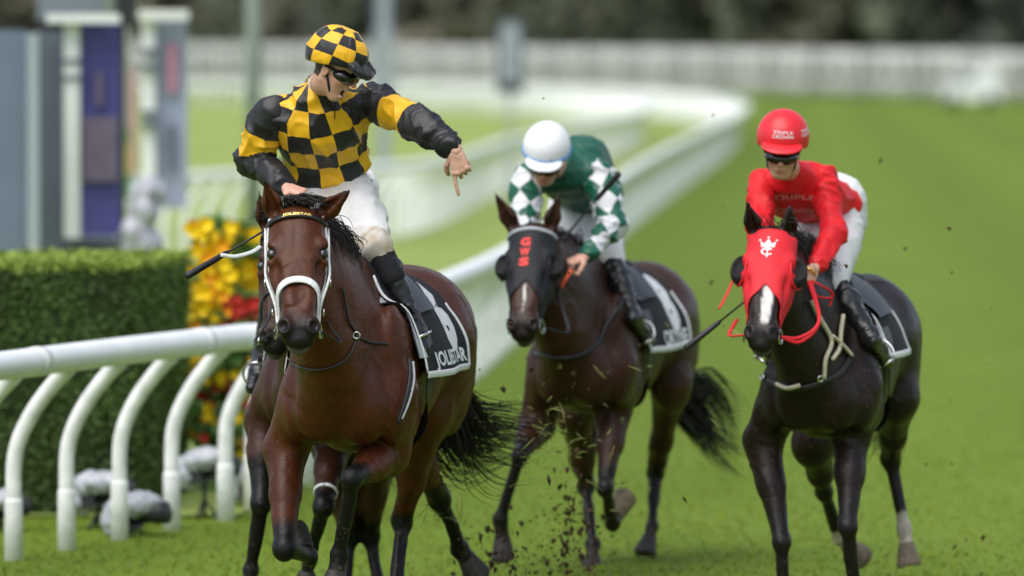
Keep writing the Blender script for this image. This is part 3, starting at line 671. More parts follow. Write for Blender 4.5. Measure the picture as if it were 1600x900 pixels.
        f.cone(c0, ft, R_(.033), R_(.028), .02); f.cone(c0 + tb * R_(.018), ft + tb * R_(.02), R_(.022), R_(.022), .012)
        f.ell(ft + tb * R_(.006), (R_(.040), R_(.037), R_(.042)), AX, .02)
        hd_ = unit(hf_ - ft); cor = ft + (hf_ - ft) * .62; f.cone(ft, cor, R_(.029), R_(.037), .018)
        H.low.append((k_, ft, cor, Lg)); H.hoofs.append((cor, hf_, hd_, Lg))
    # merge head prims into the body field: one continuous skin
    f.P += hf.P; H.f = f; H.hf = hf
    V, F = f.mesh(res)
    N = vnormals(V, F)
    # fine skin: muscle and vein relief
    wp = np.stack([vnoise(V * 3 + 5), vnoise(V * 3 + 25), vnoise(V * 3 + 45)], 1)
    amp = vnoise(V * 9) + .5 * vnoise(V * 21) - .75
    rm = 1 - np.abs(2 * vnoise(V * A(4.2, 4.2, 3.0) + wp * 1.5) - 1); vein = (1 - np.abs(2 * vnoise(V * 5.5 + wp * 2.5 + 9) - 1)) ** 12 * sstep(.35, .6, vnoise(V * 2.2 + 3)); crease = (1 - np.abs(2 * vnoise(V * A(3.2, 3.2, 2.2) + wp * 2 + 50) - 1)) ** 6
    V = V + N * (amp * .004 + .007 * (rm ** 2 - .4) + .0048 * vein - .009 * crease * sstep(.4, .7, vnoise(V * 2 + 8)))[:, None]
    # colour: true coat pattern (points, muzzle, marks)
    base = np.array(sp['coat']); dark = np.array(sp['points']); col = np.repeat(base[None], len(V), 0)
    col = col * (.88 + .28 * vnoise(V * 4)[:, None])
    wd = np.zeros(len(V))
    def segd(a_, b_): ab = b_ - a_; tt = np.clip(((V - a_) @ ab) / (ab @ ab + 1e-9), 0, 1); return np.linalg.norm(V - a_ - tt[:, None] * ab, axis=1)
    for (k_, ft, cor, Lg) in H.low:
        up = unit(k_ - ft); up = unit((H.legj[[n for n in sp['legs'] if sp['legs'][n] is Lg][0]][0]) - k_) * Lg.get('up', .05)
        dd = np.minimum(np.minimum(segd(k_ + up, k_), segd(k_, ft)), segd(ft, cor)); wd = np.maximum(wd, 1 - sstep(.058, .13, dd + .02 * (vnoise(V * 30) - .5)))
    q = (V - poll) @ HX.T / hsz; inhead = (np.abs(q[:, 1]) < .2) & (q[:, 2] > -.3) & (q[:, 2] < .15)
    mz = sstep(.47, .58, q[:, 0] + .05 * (vnoise(V * 25) - .5)) * inhead; wd = np.maximum(wd, mz * sp.get('muzdark', .95))
    for s in (-1, 1):
        wd = np.maximum(wd, (1 - sstep(.018, .038, np.linalg.norm(q - A(.206, s * .082, -.050), axis=1))) * .8)
    et = np.maximum(1 - sstep(.0, .06, np.linalg.norm(V - HP(*hd['ear_l']), axis=1)), 1 - sstep(.0, .06, np.linalg.norm(V - HP(*hd['ear_r']), axis=1))); wd = np.maximum(wd, et)
    col = col * (1 - wd[:, None]) + dark * wd[:, None]
    grey = inhead * sstep(.555, .62, q[:, 0]) * (1 - sstep(-.11, -.08, q[:, 2])); col = col * (1 - .6 * grey[:, None]) + A(.16, .13, .12) * .6 * grey[:, None]
    if 'blaze' in sp:
        a0, a1, wz, off = sp['blaze']; bw = wz * (1 - .5 * np.abs((q[:, 0] - (a0 + a1) / 2) / ((a1 - a0) / 2)) ** 2) + .008 * (vnoise(V * 45) - .5)
        m_ = inhead * (q[:, 2] > -.12) * sstep(a0, a0 + .03, q[:, 0]) * (1 - sstep(a1 - .04, a1, q[:, 0])) * (1 - sstep(-.004, .004, np.abs(q[:, 1] - off) - bw))
        col = col * (1 - m_[:, None]) + np.array(sp.get('blazec', (.62, .60, .58))) * m_[:, None]
    for nm, ext in sp.get('socks', {}).items():
        _, k_, ft, hf_ = H.legj[nm]; dd = np.minimum(segd(ft + (k_ - ft) * ext, ft), segd(ft, hf_)); m_ = 1 - sstep(.055, .075, dd + .03 * (vnoise(V * 30) - .5)); col = col * (1 - m_[:, None]) + A(.50, .44, .37) * m_[:, None]
    # dried mud low on the legs
    for (k_, ft, cor, Lg) in H.low:
        md = (1 - sstep(.05, .16, np.linalg.norm(V - cor, axis=1))) * sstep(.5, .7, vnoise(V * 60)) * .5; col = col * (1 - md[:, None]) + A(.10, .075, .045) * md[:, None]
    sp_m = (vnoise((V @ np.array([[.6, .8, .1], [-.7, .5, .5], [.35, -.35, .87]])) * 80 + 3 * vnoise(V * 30)[:, None]) > .86) & (V[:, 2] < H.O[2] + 1.15) & (vnoise(V * 3 + 70) > .42); col = np.where(sp_m[:, None], col * .65 + A(.10, .085, .055) * .35, col)
    H.body = mkmesh('body', V, F, m_coat, t, attrs={'col': col})
    for s in (-1, 1):
        e = Field().ell(hp(.206, s * .077, -.054), np.array((.024, .0215, .0195)) * hsz, HX, .01); Ve, Fe = e.mesh(.004); mkmesh('eye', Ve, Fe, m_eye, t)
    for i, (cor, tip, hdr, Lg) in enumerate(H.hoofs):
        e = Field(); fwd = unit(Fw - (Fw @ hdr) * hdr) if abs(Fw @ hdr) < .97 else unit(Z - (Z @ hdr) * hdr); S_ = S * lw
        if 'sole' in Lg: fwd = unit(np.array(Lg['sole']) @ AX); fwd = unit(fwd - (fwd @ hdr) * hdr)
        tp = cor + hdr * max(np.linalg.norm(tip - cor), .075)
        e.cone(cor - hdr * .012, tp + fwd * .022, .043 * S_, .062 * S_, .01); Vh, Fh = e.mesh(.007, cuts=[(tp, unit(hdr * 1.0 - fwd * .18))])
        h = mkmesh('hoof', Vh, Fh, m_hoofp if Lg.get('pale') else m_hoof, t)
        # thin horseshoe
        ang = np.linspace(-2.3, 2.3, 15); sd = unit(np.cross(hdr, fwd)); cc = tp + fwd * .018 + hdr * .004
        pth = [cc + (fwd * math.cos(q_) * .052 + sd * math.sin(q_) * .048) * S_ for q_ in ang]; nn = np.repeat(hdr[None], 15, 0); Vr, Fr = ribbon(np.array(pth), nn, .016, .005); mkmesh('horseshoe', Vr, Fr, m_steel, h)
    H.S = S; H.HX = HX; H.hsz = hsz; H.W = W
    return H
def strap(H, pts, w, th, material, name, parent=None, field=None, off=.004, close=False, n=8):
    """a strap through head-frame points, laid on the horse's skin"""
    P = crom([H.hp(*p) for p in pts], n); P, N = (field or H.hf).snap(P, off); P = np.array(P)
    for _ in range(2): P[1:-1] = (P[:-2] + 2 * P[1:-1] + P[2:]) / 4
    V, F = ribbon(P, N, w, th); return mkmesh(name, V, F, material, parent or H.t)
def loose(H, P, r, material, name, parent=None, flat=1.0, n=8, up=None):
    return MB().tube(crom(P, n), r, 8, flat, up).build(name, material, parent or H.t)
def on_barrel(H, x, th, off=.012):
    """points on the trunk skin: x along the horse, th angle from the top towards the left side (radians)"""
    x = np.atleast_1d(x); th = np.atleast_1d(th); c = np.array([H.T(xx, 0, 1.18) for xx in x]); dr = np.array([H.Lf * math.sin(q) + A(0, 0, 1) * math.cos(q) for q in th])
    return H.trunk.cast(c + dr * .75, -dr, off)
def saddlecloth(H, x0, x1, th0, th1, material, name, edge, off=.016, flare=0, nx=22, nt_=44, edge_w=.028, sides=(1, 1), parent=None, slant=0):
    """cloth from th0 (right side, negative) over the back to th1 (left side), x0 front, x1 rear; white edging as its own sub-part"""
    def grid(xa, xb, ta, tb, o, nx, nt_, flare=flare):
        u = np.linspace(0, 1, nx); v = np.linspace(0, 1, nt_); U, Vv = np.meshgrid(u, v, indexing='ij'); th = ta + (tb - ta) * Vv
        x = xa + (xb - xa) * U + slant * np.abs(th) / 1.5
        P, N = on_barrel(H, x.ravel(), th.ravel(), o); fl = np.clip((np.abs(th.ravel()) - .9) / .8, 0, 1) ** 2; P = P + np.outer(fl * flare * (.4 + .6 * U.ravel()), H.Lf) * np.sign(th.ravel())[:, None]
        P += N * (.006 * (vnoise(P * 13) - .5) * np.clip(np.abs(th.ravel()), 0, 1))[:, None]
        return P, N, np.array([(i * nt_ + j, i * nt_ + j + 1, (i + 1) * nt_ + j + 1, (i + 1) * nt_ + j) for i in range(nx - 1) for j in range(nt_ - 1)])
    P, N, F = grid(x0, x1, th0, th1, off, nx, nt_)
    n = len(P); V = np.vstack([P, P + N * .005]); rim = [i * nt_ for i in range(nx)] ; 
    F2 = np.vstack([F[:, ::-1], F + n])
    o = mkmesh(name, V, F2, material, parent or H.t)
    H.cl = (x0, x1, off, flare, slant)
    return o
def cloth_pt(H, x, th, off=None, lift=.0105):
    x0, x1, o, flare, slant = H.cl; x = np.atleast_1d(x); th = np.atleast_1d(th); xx = x + slant * np.abs(th) / 1.5
    P, N = on_barrel(H, xx, th, o); fl = np.clip((np.abs(th) - .9) / .8, 0, 1) ** 2; U = (x - x0) / (x1 - x0)
    P = P + np.outer(fl * flare * (.4 + .6 * U), H.Lf) * np.sign(th)[:, None]; P += N * (.006 * (vnoise(P * 13) - .5) * np.clip(np.abs(th), 0, 1))[:, None]
    return P + N * lift, N
def cloth_edge(H, pts, w, material, parent, name='edging'):
    q = crom([A(a, b, 0) for a, b in pts], 10); P, N = cloth_pt(H, q[:, 0], q[:, 1], lift=.007); V, F = ribbon(P, N, w, .003); return mkmesh(name, V, F, material, parent)
def trunk_field(H):
    g = Field(); g.P = list(H.f.P[:H.ntr]); return g
_mk = make_horse
def make_horse(sp):
    H = _mk(sp)
    g = Field(); g.P = H.f.P[:6 + 12]; H.trunk = g
    return H

BAY, DK, BR, BLK = (.062, .0165, .0048), (.006, .0055, .0055), (.040, .0155, .0078), (.0150, .0085, .0066)
H1 = make_horse(dict(S=1.06, yaw=11, o=(560, 28.45), res=.0075, coat=BAY, points=DK, label='bright bay racehorse in the lead with a white bridle and noseband',
    head=dict(poll=(464, 318, .80), muzzle=(467, 500, 1.16), s=1.08, w=1.28, turn=-11, ear_r=(413, 279, .82), ear_l=(547, 297, .80)),
    legs=dict(RF=dict(p=[(448, 700, .12), (444, 856, .40), (483, 872, .10), (466, 838, -.02)], up=.03), LF=dict(p=[(605, 708, .10), (550, 748, .52), (530, 866, .42), (518, 930, .44)], up=.02),
              RH=dict(p=[(610, 650, -.85), (688, 780, -1.55), (718, 858, -1.80), (742, 890, -1.86)], up=.12), LH=dict(p=[(668, 640, -.85), (628, 815, -1.18), (617, 935, -.98), (612, 990, -.90)], up=-.01))))
H4 = make_horse(dict(S=1.03, yaw=12, o=(520, 30.05), res=.012, coat=(.045, .0165, .0090), points=DK, label='dark bay racehorse mostly hidden behind the leading bay horse',
    head=dict(poll=(443, 345, .80), muzzle=(428, 530, 1.10), s=1.0, w=1.1, turn=-10, ear_r=(403, 296, .80), ear_l=(478, 300, .80)),
    legs=dict(RF=dict(p=[(414, 655, .10), (408, 785, .28), (393, 892, .22), (386, 945, .26)], up=.15), LF=dict(p=[(520, 690, .10), (506, 790, .42), (484, 875, .22), (474, 925, .2)], up=.0),
              RH=dict(p=[(520, 690, -.85), (545, 840, -1.2), (540, 930, -1.1), (536, 980, -1.0)]), LH=dict(p=[(590, 680, -.85), (578, 835, -1.25), (592, 920, -1.2), (598, 965, -1.1)]))))
H2 = make_horse(dict(S=.99, yaw=16, o=(926, 32.6), res=.011, coat=BR, points=(.009, .0075, .007), label='dark brown racehorse in a black hood with red letters, middle of the photo',
    head=dict(poll=(829, 348, .74), muzzle=(815, 500, 1.06), s=1.0, w=1.22, turn=-5, ear_r=(771, 298, .76), ear_l=(874, 303, .70)), blaze=(.33, .52, .006, .0), muzdark=.9,
    legs=dict(RF=dict(p=[(838, 665, .16), (812, 712, .52), (781, 812, .50), (788, 868, .46)], up=-.01), LF=dict(p=[(958, 640, .10), (946, 762, .36), (956, 818, .12), (974, 786, .02)], pale=1, up=.02),
              RH=dict(p=[(900, 640, -.62), (915, 760, -.95), (926, 850, -.70), (925, 893, -.62)]), LH=dict(p=[(1048, 600, -.85), (1024, 740, -1.28), (1019, 822, -1.12), (1010, 862, -1.05)]))))
H3 = make_horse(dict(S=.99, yaw=12, o=(1296, 30.5), res=.011, coat=BLK, points=(.012, .010, .010), label='near black racehorse in a red hood with a white crown emblem, rightmost of the horses',
    head=dict(poll=(1207, 352, .74), muzzle=(1190, 505, 1.06), s=1.0, w=1.22, turn=-6, ear_r=(1166, 312, .76), ear_l=(1234, 318, .72)), blaze=(.28, .55, .026, .012), muzdark=.8,
    socks=dict(LH=.06, RH=.05),
    legs=dict(RF=dict(p=[(1193, 690, .10), (1221, 846, .30), (1226, 950, .26), (1226, 1000, .30)]), LF=dict(p=[(1330, 680, .10), (1324, 822, .34), (1336, 925, .24), (1340, 980, .26)]),
              RH=dict(p=[(1270, 690, -.80), (1288, 768, -1.15), (1311, 842, -1.42), (1340, 864, -1.52)], pale=1), LH=dict(p=[(1402, 620, -.85), (1392, 716, -1.28), (1412, 826, -1.25), (1421, 880, -1.22)], pale=1))))
# ================================================================== TACK
def camcast(H, pts, field=None, off=.004):
    """points on the horse's skin seen at those places of the photograph"""
    f = field or H.f; R_ = np.array([ray(*p) for p in pts]); R_ /= np.linalg.norm(R_, axis=1)[:, None]; t = np.full(len(pts), H.O[1] - 2.0)
    for _ in range(90): t = t + np.minimum(f.at(A(0, 0, CH) + R_ * t[:, None]) - off, .3) * .8
    P = A(0, 0, CH) + R_ * t[:, None]; return P, f.grad(P)
def skin_strap(H, px, w, th, material, name, parent=None, n=6, off=.005, sm=2):
    q = crom([A(a, b, 0) for a, b in px], n); P, N = camcast(H, q[:, :2], off=off)
    for _ in range(sm): P[1:-1] = (P[:-2] + 2 * P[1:-1] + P[2:]) / 4
    V, F = ribbon(P, N, w, th); return mkmesh(name, V, F, material, parent or H.t)
def ring(c, nrm, r, tr, material, name, parent, up=None):
    nrm = unit(nrm); a = unit(np.cross(nrm, A(.1, .2, 1))); b = np.cross(nrm, a); an = np.linspace(0, 2 * math.pi, 25)
    return MB().tube([c + (a * math.cos(q) + b * math.sin(q)) * r for q in an], tr, 6, up=nrm, caps=False).build(name, material, parent)

def bridle(H, col, nose=None, brow=None):
    br = thing('bridle', '', '', (0, 0, 0)); del br['label']; del br['category']; br['_b'] = list(H.t['_b']); br.parent = H.t
    for s in (-1, 1):
        strap(H, [(.03, s * .085, -.06), (.10, s * .1, -.09), (.22, s * .105, -.13), (.36, s * .08, -.13), (.50, s * .06, -.115)], .016, .004, col, 'cheekpiece', br)
        strap(H, [(.06, s * .09, -.10), (.12, s * .09, -.18), (.2, s * .06, -.26)], .013, .003, col, 'throat_latch', br)
        c = H.hp(.53, s * .066, -.115); ring(c, H.b + H.n * .2 * s, .033, .005, m_steel, 'bit_ring', br)
    if brow: strap(H, [(.055, s * .1, -.09 if abs(s) > .9 else -.02) for s in (-.95, -.6, 0, .6, .95)], .024, .005, brow, 'browband', br, off=.006)
    if nose:
        w_, mt, a0 = nose; strap(H, [(a0 + .13, -.075, -.13), (a0 + .08, -.078, -.09), (a0 + .01, -.05, -.02), (a0 - .015, 0, .0), (a0 + .01, .05, -.02), (a0 + .08, .078, -.09), (a0 + .13, .075, -.13)], w_, .004, mt, 'noseband', br, off=.008)
    return br
B1 = bridle(H1, m_white_st, (.034, m_white_st, .375), m_leather)
for s in (-1, 1):      # second, plaited white strap with loose keepers
    strap(H1, [(.05, s * .10, -.10), (.2, s * .112, -.10), (.34, s * .095, -.10), (.44, s * .078, -.12), (.52, s * .066, -.13)], .012, .005, m_white_st, 'plaited_strap', B1, off=.012)
    ring(H1.hp(.3, s * .1, -.115), H1.b, .016, .004, m_steel, 'buckle', B1); ring(H1.hp(.44, s * .078, -.12), H1.b, .014, .004, m_steel, 'buckle', B1)
loose(H1, [H1.hp(.16, -.11, -.06), H1.hp(.22, -.14, -.03), H1.hp(.26, -.20, .0), H1.hp(.265, -.245, .02)], [.004, .006, .007, .003] * 1, m_white_st, 'loose_strap_end', B1, n=1) if False else None
P = crom([H1.hp(.17, -.112, -.05), H1.hp(.22, -.14, -.02), H1.hp(.255, -.19, .0), H1.hp(.262, -.235, .02)], 5); V, F = ribbon(P, np.repeat(A(0, -1, .3)[None], len(P), 0), .017, .004); mkmesh('loose_strap_end', V, F, m_white_st, B1)
# lettering on the browband
def brow_fn(H, a0, off):
    def fn(u, v):
        P = np.array([H.hp(a0 - vv / H.hsz, uu / H.hsz / H.W * 1.0, .05) for uu, vv in zip(u, v)]); q = H.hf.cast(P, np.repeat(-H.n[None], len(P), 0), off)[0]; return q
    return fn
text_on('browband_lettering', 'JOLIESTAR', .125, .017, brow_fn(H1, .055, .0135), m_gold2, B1, .035)
# reins of the leader: from the bit to the right hand; thin breastplate cord
J1_RH = J(455, 298, 28.42)
for s in (-1, 1):
    loose(H1, [H1.hp(.53, s * .07, -.12), H1.hp(.45, s * .13, -.3), H1.hp(.22, s * .07, -.36), J1_RH + A(0, 0, -.01)], .007, m_leather, 'rein', B1, .45)
skin_strap(H1, [(536, 450), (545, 500), (557, 525), (540, 562), (500, 578), (460, 570), (445, 545)], .008, .004, m_leather, 'breastplate_cord', n=10)
skin_strap(H1, [(557, 526), (580, 535), (606, 537)], .011, .004, m_leather, 'breastplate_strap')
ring(camcast(H1, [(557, 524)], off=.012)[0][0], A(0, -1, 0), .014, .004, m_steel, 'cord_ring', H1.t)

def tack(H, num, word, cx=(.14, -.66), th=(1.74, 1.74), pad=True, numth=(.90, .30), text_w=.62, rear=m_cloth_blk):
    sc_ = saddlecloth(H, cx[0], cx[1], -th[0], th[1], rear, 'saddlecloth', m_cloth_w, slant=-.05, flare=.05)
    x0, x1 = cx; e = .012
    for sg in (1, -1):
        t1 = th[0] * sg
        cloth_edge(H, [(x0 - e, .2 * sg), (x0 - e, .8 * sg), (x0 - e, t1 * .97)], .026, m_cloth_w, sc_)
        cloth_edge(H, [(x0 - e, t1 * .985), ((x0 + x1) / 2, t1 * .985), (x1 + e, t1 * .985)], .03, m_cloth_w, sc_)
        cloth_edge(H, [(x1 + e, .75 * sg), (x1 + e, 1.2 * sg), (x1 + e, t1 * .97)], .02, m_cloth_w, sc_)
    def fn(xc, thc, R_=.30, flip=1):
        def g(u, v):
            P, N = cloth_pt(H, xc - u, thc - v / R_ * 1.0, lift=.009); return P
        return g
    if num: text_on('saddlecloth_number', num, numth[1] * .74, .33, fn(cx[1] + .20, numth[0]), m_cloth_w, sc_, .07)
    if word: text_on('saddlecloth_name', word, text_w, .082, fn(cx[1] + .045 + text_w / 2, th[0] - .20), m_cloth_w, sc_, .03)
    # light race saddle and girth
    cl = H.cl; sd = saddlecloth(H, .02, -.34, -.85, .85, m_leather, 'saddle', None, off=.036, nx=12, nt_=24); 
    f = Field(); f.ell(H.T(-.34, 0, 1.56), np.array((.10, .12, .035)) * H.S, H.AX, .03); f.ell(H.T(-.02, 0, 1.60), np.array((.04, .07, .04)) * H.S, H.AX, .03); f.cone(H.T(-.30, 0, 1.565), H.T(-.04, 0, 1.595), .035 * H.S, .035 * H.S, .03); V, F = f.mesh(.012); mkmesh('seat', V, F, m_leather, sd)
    saddlecloth(H, -.04, -.14, 1.0, 2 * math.pi - 1.0, m_leather, 'girth', None, off=.022, nx=4, nt_=60)
    H.cl = cl
    return sc_
SC1 = tack(H1, '6', 'JOLIESTAR', cx=(.10, -.72)); SC2 = tack(H2, '8', 'ORTYNE', cx=(.06, -.72), text_w=.5); SC3 = tack(H3, '', '', cx=(.06, -.55), th=(1.5, 1.5)); SC4 = tack(H4, '', '')
# pale under-pad showing in front of the saddlecloth
for H, mt, w0 in ((H1, m_cloth_g, .055), (H3, m_cloth_w, .09)):
    cl = H.cl; saddlecloth(H, cl[0] + w0, cl[0] - .05, -1.45, 1.45, mt, 'saddle_pad', None, off=.011, nx=6, nt_=30, slant=-.05, flare=.05); H.cl = cl

# hoods
def hood(H, mat_, cupmat, a0=.02, a1=.36, name='hood', cups=True, cr=.047):
    n, m = 26, 44; ang = np.linspace(-2.5, 2.5, m); V = []
    for i in range(n):
        u = i / (n - 1)
        for q in ang:
            hi = a1 - .07 * math.exp(-(q / .35) ** 2) * 1.0 + .10 * sstep(.5, 1.3, abs(q)); a = a0 + (hi - a0) * u
            c = H.hp(a, 0, -.11); dr = H.b * math.sin(q) + H.n * math.cos(q); V.append((c + dr * .25, -dr))
    O_ = np.array([v[0] for v in V]); D_ = np.array([v[1] for v in V]); P, N = H.hf.cast(O_, D_, .005, 50); 
    P, N = H.hf.snap(P, .0065, 2)
    F = np.array([(i * m + j, i * m + j + 1, (i + 1) * m + j + 1, (i + 1) * m + j) for i in range(n - 1) for j in range(m - 1)])
    hd_ = mkmesh(name, np.vstack([P, P + N * .003]), np.vstack([F[:, ::-1], F + len(P)]), mat_, H.t)
    rim = P[(n - 1) * m:] + N[(n - 1) * m:] * .002; MB().tube(rim, .004, 6).build('hem', mat_, hd_)
    if cups:
        for s in (-1, 1):
            c = H.hp(.205, s * .100, -.082); out = unit(H.b * s * .92 + H.n * .38); f = Field(); ax = np.array([H.d, unit(np.cross(out, H.d)), out]); R_ = cr * H.hsz
            f.ell(c, (R_ * 1.25, R_ * 1.0, R_ * .9), ax, .01); f.ell(c + H.n * R_ * 1.0 + H.b * s * R_ * .2, (R_ * 1.0, R_ * .8, R_ * .8), ax, .008, True); Vc, Fc = f.mesh(.005)
            k = mkmesh('blinker_cup', Vc, Fc, cupmat, hd_); an = np.linspace(0, 2 * math.pi, 20)
            MB().tube([c + (H.d * math.cos(q) * 1.28 + ax[1] * math.sin(q) * 1.04) * R_ + out * .004 for q in an], .006, 6, up=out, caps=False).build('cup_rim', mat_, k)
    return hd_
HD2 = hood(H2, m_blkc, m_cup, a1=.40, cr=.056); HD3 = hood(H3, m_redc, m_cup, a1=.39, cr=.060)
def face_fn(H, a0, b0=0, off=.012):
    def fn(u, v):
        P = np.array([H.hp(a0 - vv / H.hsz, b0 + uu / H.hsz / H.W, .10) for uu, vv in zip(u, v)]); return H.hf.cast(P, np.repeat(-H.n[None], len(P), 0), off)[0]
    return fn
for ch, a in (('G', .115), ('W', .172), ('S', .229)): text_on('hood_lettering', ch, .050, .047, face_fn(H2, a, -.012), m_redp, HD2, .05)
# crown over a ringed letter on the red hood
def emblem(H, parent):
    bmV = [(-.030, .0), (-.036, .034), (-.018, .018), (0, .045), (.018, .018), (.036, .034), (.030, .0)]
    V = np.array(bmV + [(0, .004)]); F = [(i, (i + 1) % 7, 7) for i in range(7)]; fn = face_fn(H, .125, -.008)
    mkmesh('crown_emblem', fn(V[:, 0], V[:, 1]), F, m_cloth_w, parent, smooth=False)
    an = np.linspace(.7, 5.6, 22); r = np.array([(math.cos(a) * q, math.sin(a) * q * .72 - .024) for a in an for q in (.030, .021)]); F = [(2 * i, 2 * i + 1, 2 * i + 3, 2 * i + 2) for i in range(21)]
    mkmesh('ring_emblem', fn(r[:, 0], r[:, 1]), F, m_cloth_w, parent, smooth=False); text_on('emblem_letter', 'T', .03, .048, face_fn(H, .158, -.008), m_cloth_w, parent, .02)
    for x in (-.038, .0, .038): 
        q = np.array([(x + .0055 * math.cos(a), (.040 if x else .052) + .0055 * math.sin(a)) for a in np.linspace(0, 6.28, 9)[:-1]]); mkmesh('crown_point', fn(q[:, 0], q[:, 1]), [tuple(range(8))], m_cloth_w, parent, smooth=False)
emblem(H3, HD3)
B2 = bridle(H2, m_leather); B3 = bridle(H3, m_redc); B4 = bridle(H4, m_leather, (.02, m_leather, .36), m_leather)
strap(H2, [(.04, s * .1, -.09 if abs(s) > .9 else -.02) for s in (-.95, -.6, 0, .6, .95)], .02, .006, m_cloth_g, 'browband', B2, off=.012)

# ---- hair
def px_path(H, pts): return [H.HP(*p) for p in pts]
def mane(H, n, side, r, seed, length=.16, wild=.04, fore=60):
    g = np.random.default_rng(seed); top = H.hp(.02, 0, -.09); base = H.T(-.02, 0, 1.56); paths = []
    mid = (top + base) / 2 + A(0, 0, .06) * H.S
    for k in range(n):
        u = .38 + .62 * g.random(); p = (1 - u) ** 2 * base + 2 * u * (1 - u) * mid + u * u * top + A(0, 0, .01) + H.Lf * g.normal(0, .012)
        L = length * (.5 + .8 * g.random()); a = p + H.Lf * side * L * .45 + A(0, 0, .03 + g.normal(0, .02)); b = p + H.Lf * side * L * (.75 + g.normal(0, .15)) - A(0, 0, L * (.45 + g.normal(0, .3))) - H.Fw * L * .3 + g.normal(0, wild, 3) * .5
        c = b + g.normal(0, wild, 3) - A(0, 0, L * .45); paths.append(([p - A(0, 0, .03), a, b, c], r * (.7 + .6 * g.random())))
    hair_strands(paths, r, 'mane', H.t)
    paths = []
    for k in range(fore):
        p = H.hp(-.01 + g.normal(0, .006), g.normal(0, .025), -.05); q = p + A(0, 0, .03 + g.random() * .015) + H.Lf * (.012 + g.normal(0, .01)) * side + H.n * .02; e = q + H.Lf * side * (.03 + g.random() * .035) - A(0, 0, .01) + g.normal(0, .009, 3); paths.append(([p, q, e, e + H.Lf * side * .015 + g.normal(0, .012, 3) - A(0, 0, .015)], r * .9))
    hair_strands(paths, r, 'forelock', H.t)
mane(H1, 380, 1, .0026, 1, .11, .018, 150); mane(H2, 200, 1, .003, 2, .08, .015, 4); mane(H3, 260, 1, .003, 3, .12, .022, 4); mane(H4, 150, -1, .003, 4, .08, .015)
def tail(H, keys, n, r, seed, spread=(.03, .10)):
    """keys: centre line(s) of the tail as (px,py,xl) lists after the dock"""
    g = np.random.default_rng(seed); dock = H.T(-1.30, 0, 1.34); paths = []; clump = g.normal(0, 1, (34, 3))
    for k in range(n):
        K = keys[int(g.random() * len(keys))]; P = [dock + g.normal(0, .012, 3), dock - H.Fw * .10 * H.S - A(0, 0, .04) + g.normal(0, .015, 3)]; o = clump[int(g.random() * 34)] + g.normal(0, .22, 3)
        for i, q in enumerate(K):
            sp_r = spread[0] + (spread[1] - spread[0]) * (i + 1) / len(K); P.append(H.HP(*q) + o * sp_r + g.normal(0, .007, 3))
        m = 2 + int(len(K) * (.45 + .55 * g.random()) + .5); paths.append((P[:max(m, 4)], r * (.7 + .7 * g.random())))
    hair_strands(paths, r, 'tail', H.t, nseg=14)
tail(H1, [[(700, 640, -1.55), (730, 690, -1.75), (770, 700, -1.9), (800, 690, -2.05)], [(690, 650, -1.5), (705, 700, -1.6), (740, 725, -1.75), (790, 700, -1.9)], [(700, 640, -1.55), (740, 665, -1.8), (790, 670, -2.0), (835, 690, -2.1)]], 620, .0030, 8, (.05, .075))
tail(H2, [[(1060, 600, -1.40), (1105, 598, -1.55), (1140, 640, -1.7), (1150, 690, -1.7)], [(1055, 620, -1.40), (1085, 665, -1.5), (1120, 695, -1.6), (1158, 722, -1.7)], [(1060, 600, -1.40), (1095, 640, -1.55), (1115, 690, -1.6), (1150, 722, -1.7)]], 520, .0034, 9, (.018, .05))
tail(H3, [[(1380, 600, -1.5), (1385, 660, -1.6), (1375, 690, -1.65)]], 260, .0036, 10, (.03, .07)); tail(H4, [[(560, 640, -1.5), (590, 700, -1.7), (620, 740, -1.8)]], 200, .0036, 12, (.03, .06))

# small leg things of the leader and its shadow horse
def leg_ring(H, leg, u, w, material, name, r):
    P = H.legj[leg]; c = P[0] + (P[1] - P[0]) * u; ax = unit(P[1] - P[0]); a = unit(np.cross(ax, A(1, 0, 0))); b = np.cross(ax, a); an = np.linspace(0, 2 * math.pi, 20)
    Q = np.array([c + (a * math.cos(q) + b * math.sin(q)) * .1 for q in an]); Q, N = H.f.cast(Q, -(Q - c) / .1, .004); V, F = ribbon(Q, N, w, .004); mkmesh(name, V, F, material, H.t)
leg_ring(H4, 'LF', .80, .016, m_cloth_w, 'leg_band', .05)

# ================================================================== PEOPLE
m_skin = mat('skin', (.60, .33, .24), .5, .35, attr='col', var=.13, vscale=34, bump=.3, bscale=95, bdist=.004)
m_skin.node_tree.nodes['Principled BSDF'].inputs['Subsurface Weight'].default_value = .08
m_skin.node_tree.nodes['Principled BSDF'].inputs['Subsurface Scale'].default_value = .01
YEL, KB = (.83, .45, .012), (.012, .012, .015)
m_check = mat('black and gold checked silk', rough=.44, fold=.95, spec=.4, pat=(YEL, KB), bump=.25, bscale=30, bdist=.01, var=.06, vscale=12, sheen=.1)
m_silkk = mat('black silk', KB, .5, fold=.95, spec=.5, bump=.2, bscale=30, bdist=.01, sheen=.15); m_silky = mat('gold silk', YEL, .33, .5, bump=.2, bscale=30, bdist=.01, sheen=.1)
m_green = mat('green silk', (.006, .085, .05), .5, .5, fold=.95, bump=.2, bscale=25, bdist=.01, var=.1, vscale=10); m_gw = mat('green and white checked silk', rough=.38, fold=.95, spec=.5, pat=((.006, .105, .06), (.70, .71, .74)), bump=.2, bscale=25, bdist=.01)
m_red = mat('red silk', (.72, .014, .022), .55, .3, fold=.8, bump=.22, bscale=26, bdist=.01, var=.06, vscale=12)
m_breech = mat('white breeches', rough=.75, fold=.5, spec=.25, attr='col', bump=.2, bscale=50, var=.04, vscale=14)
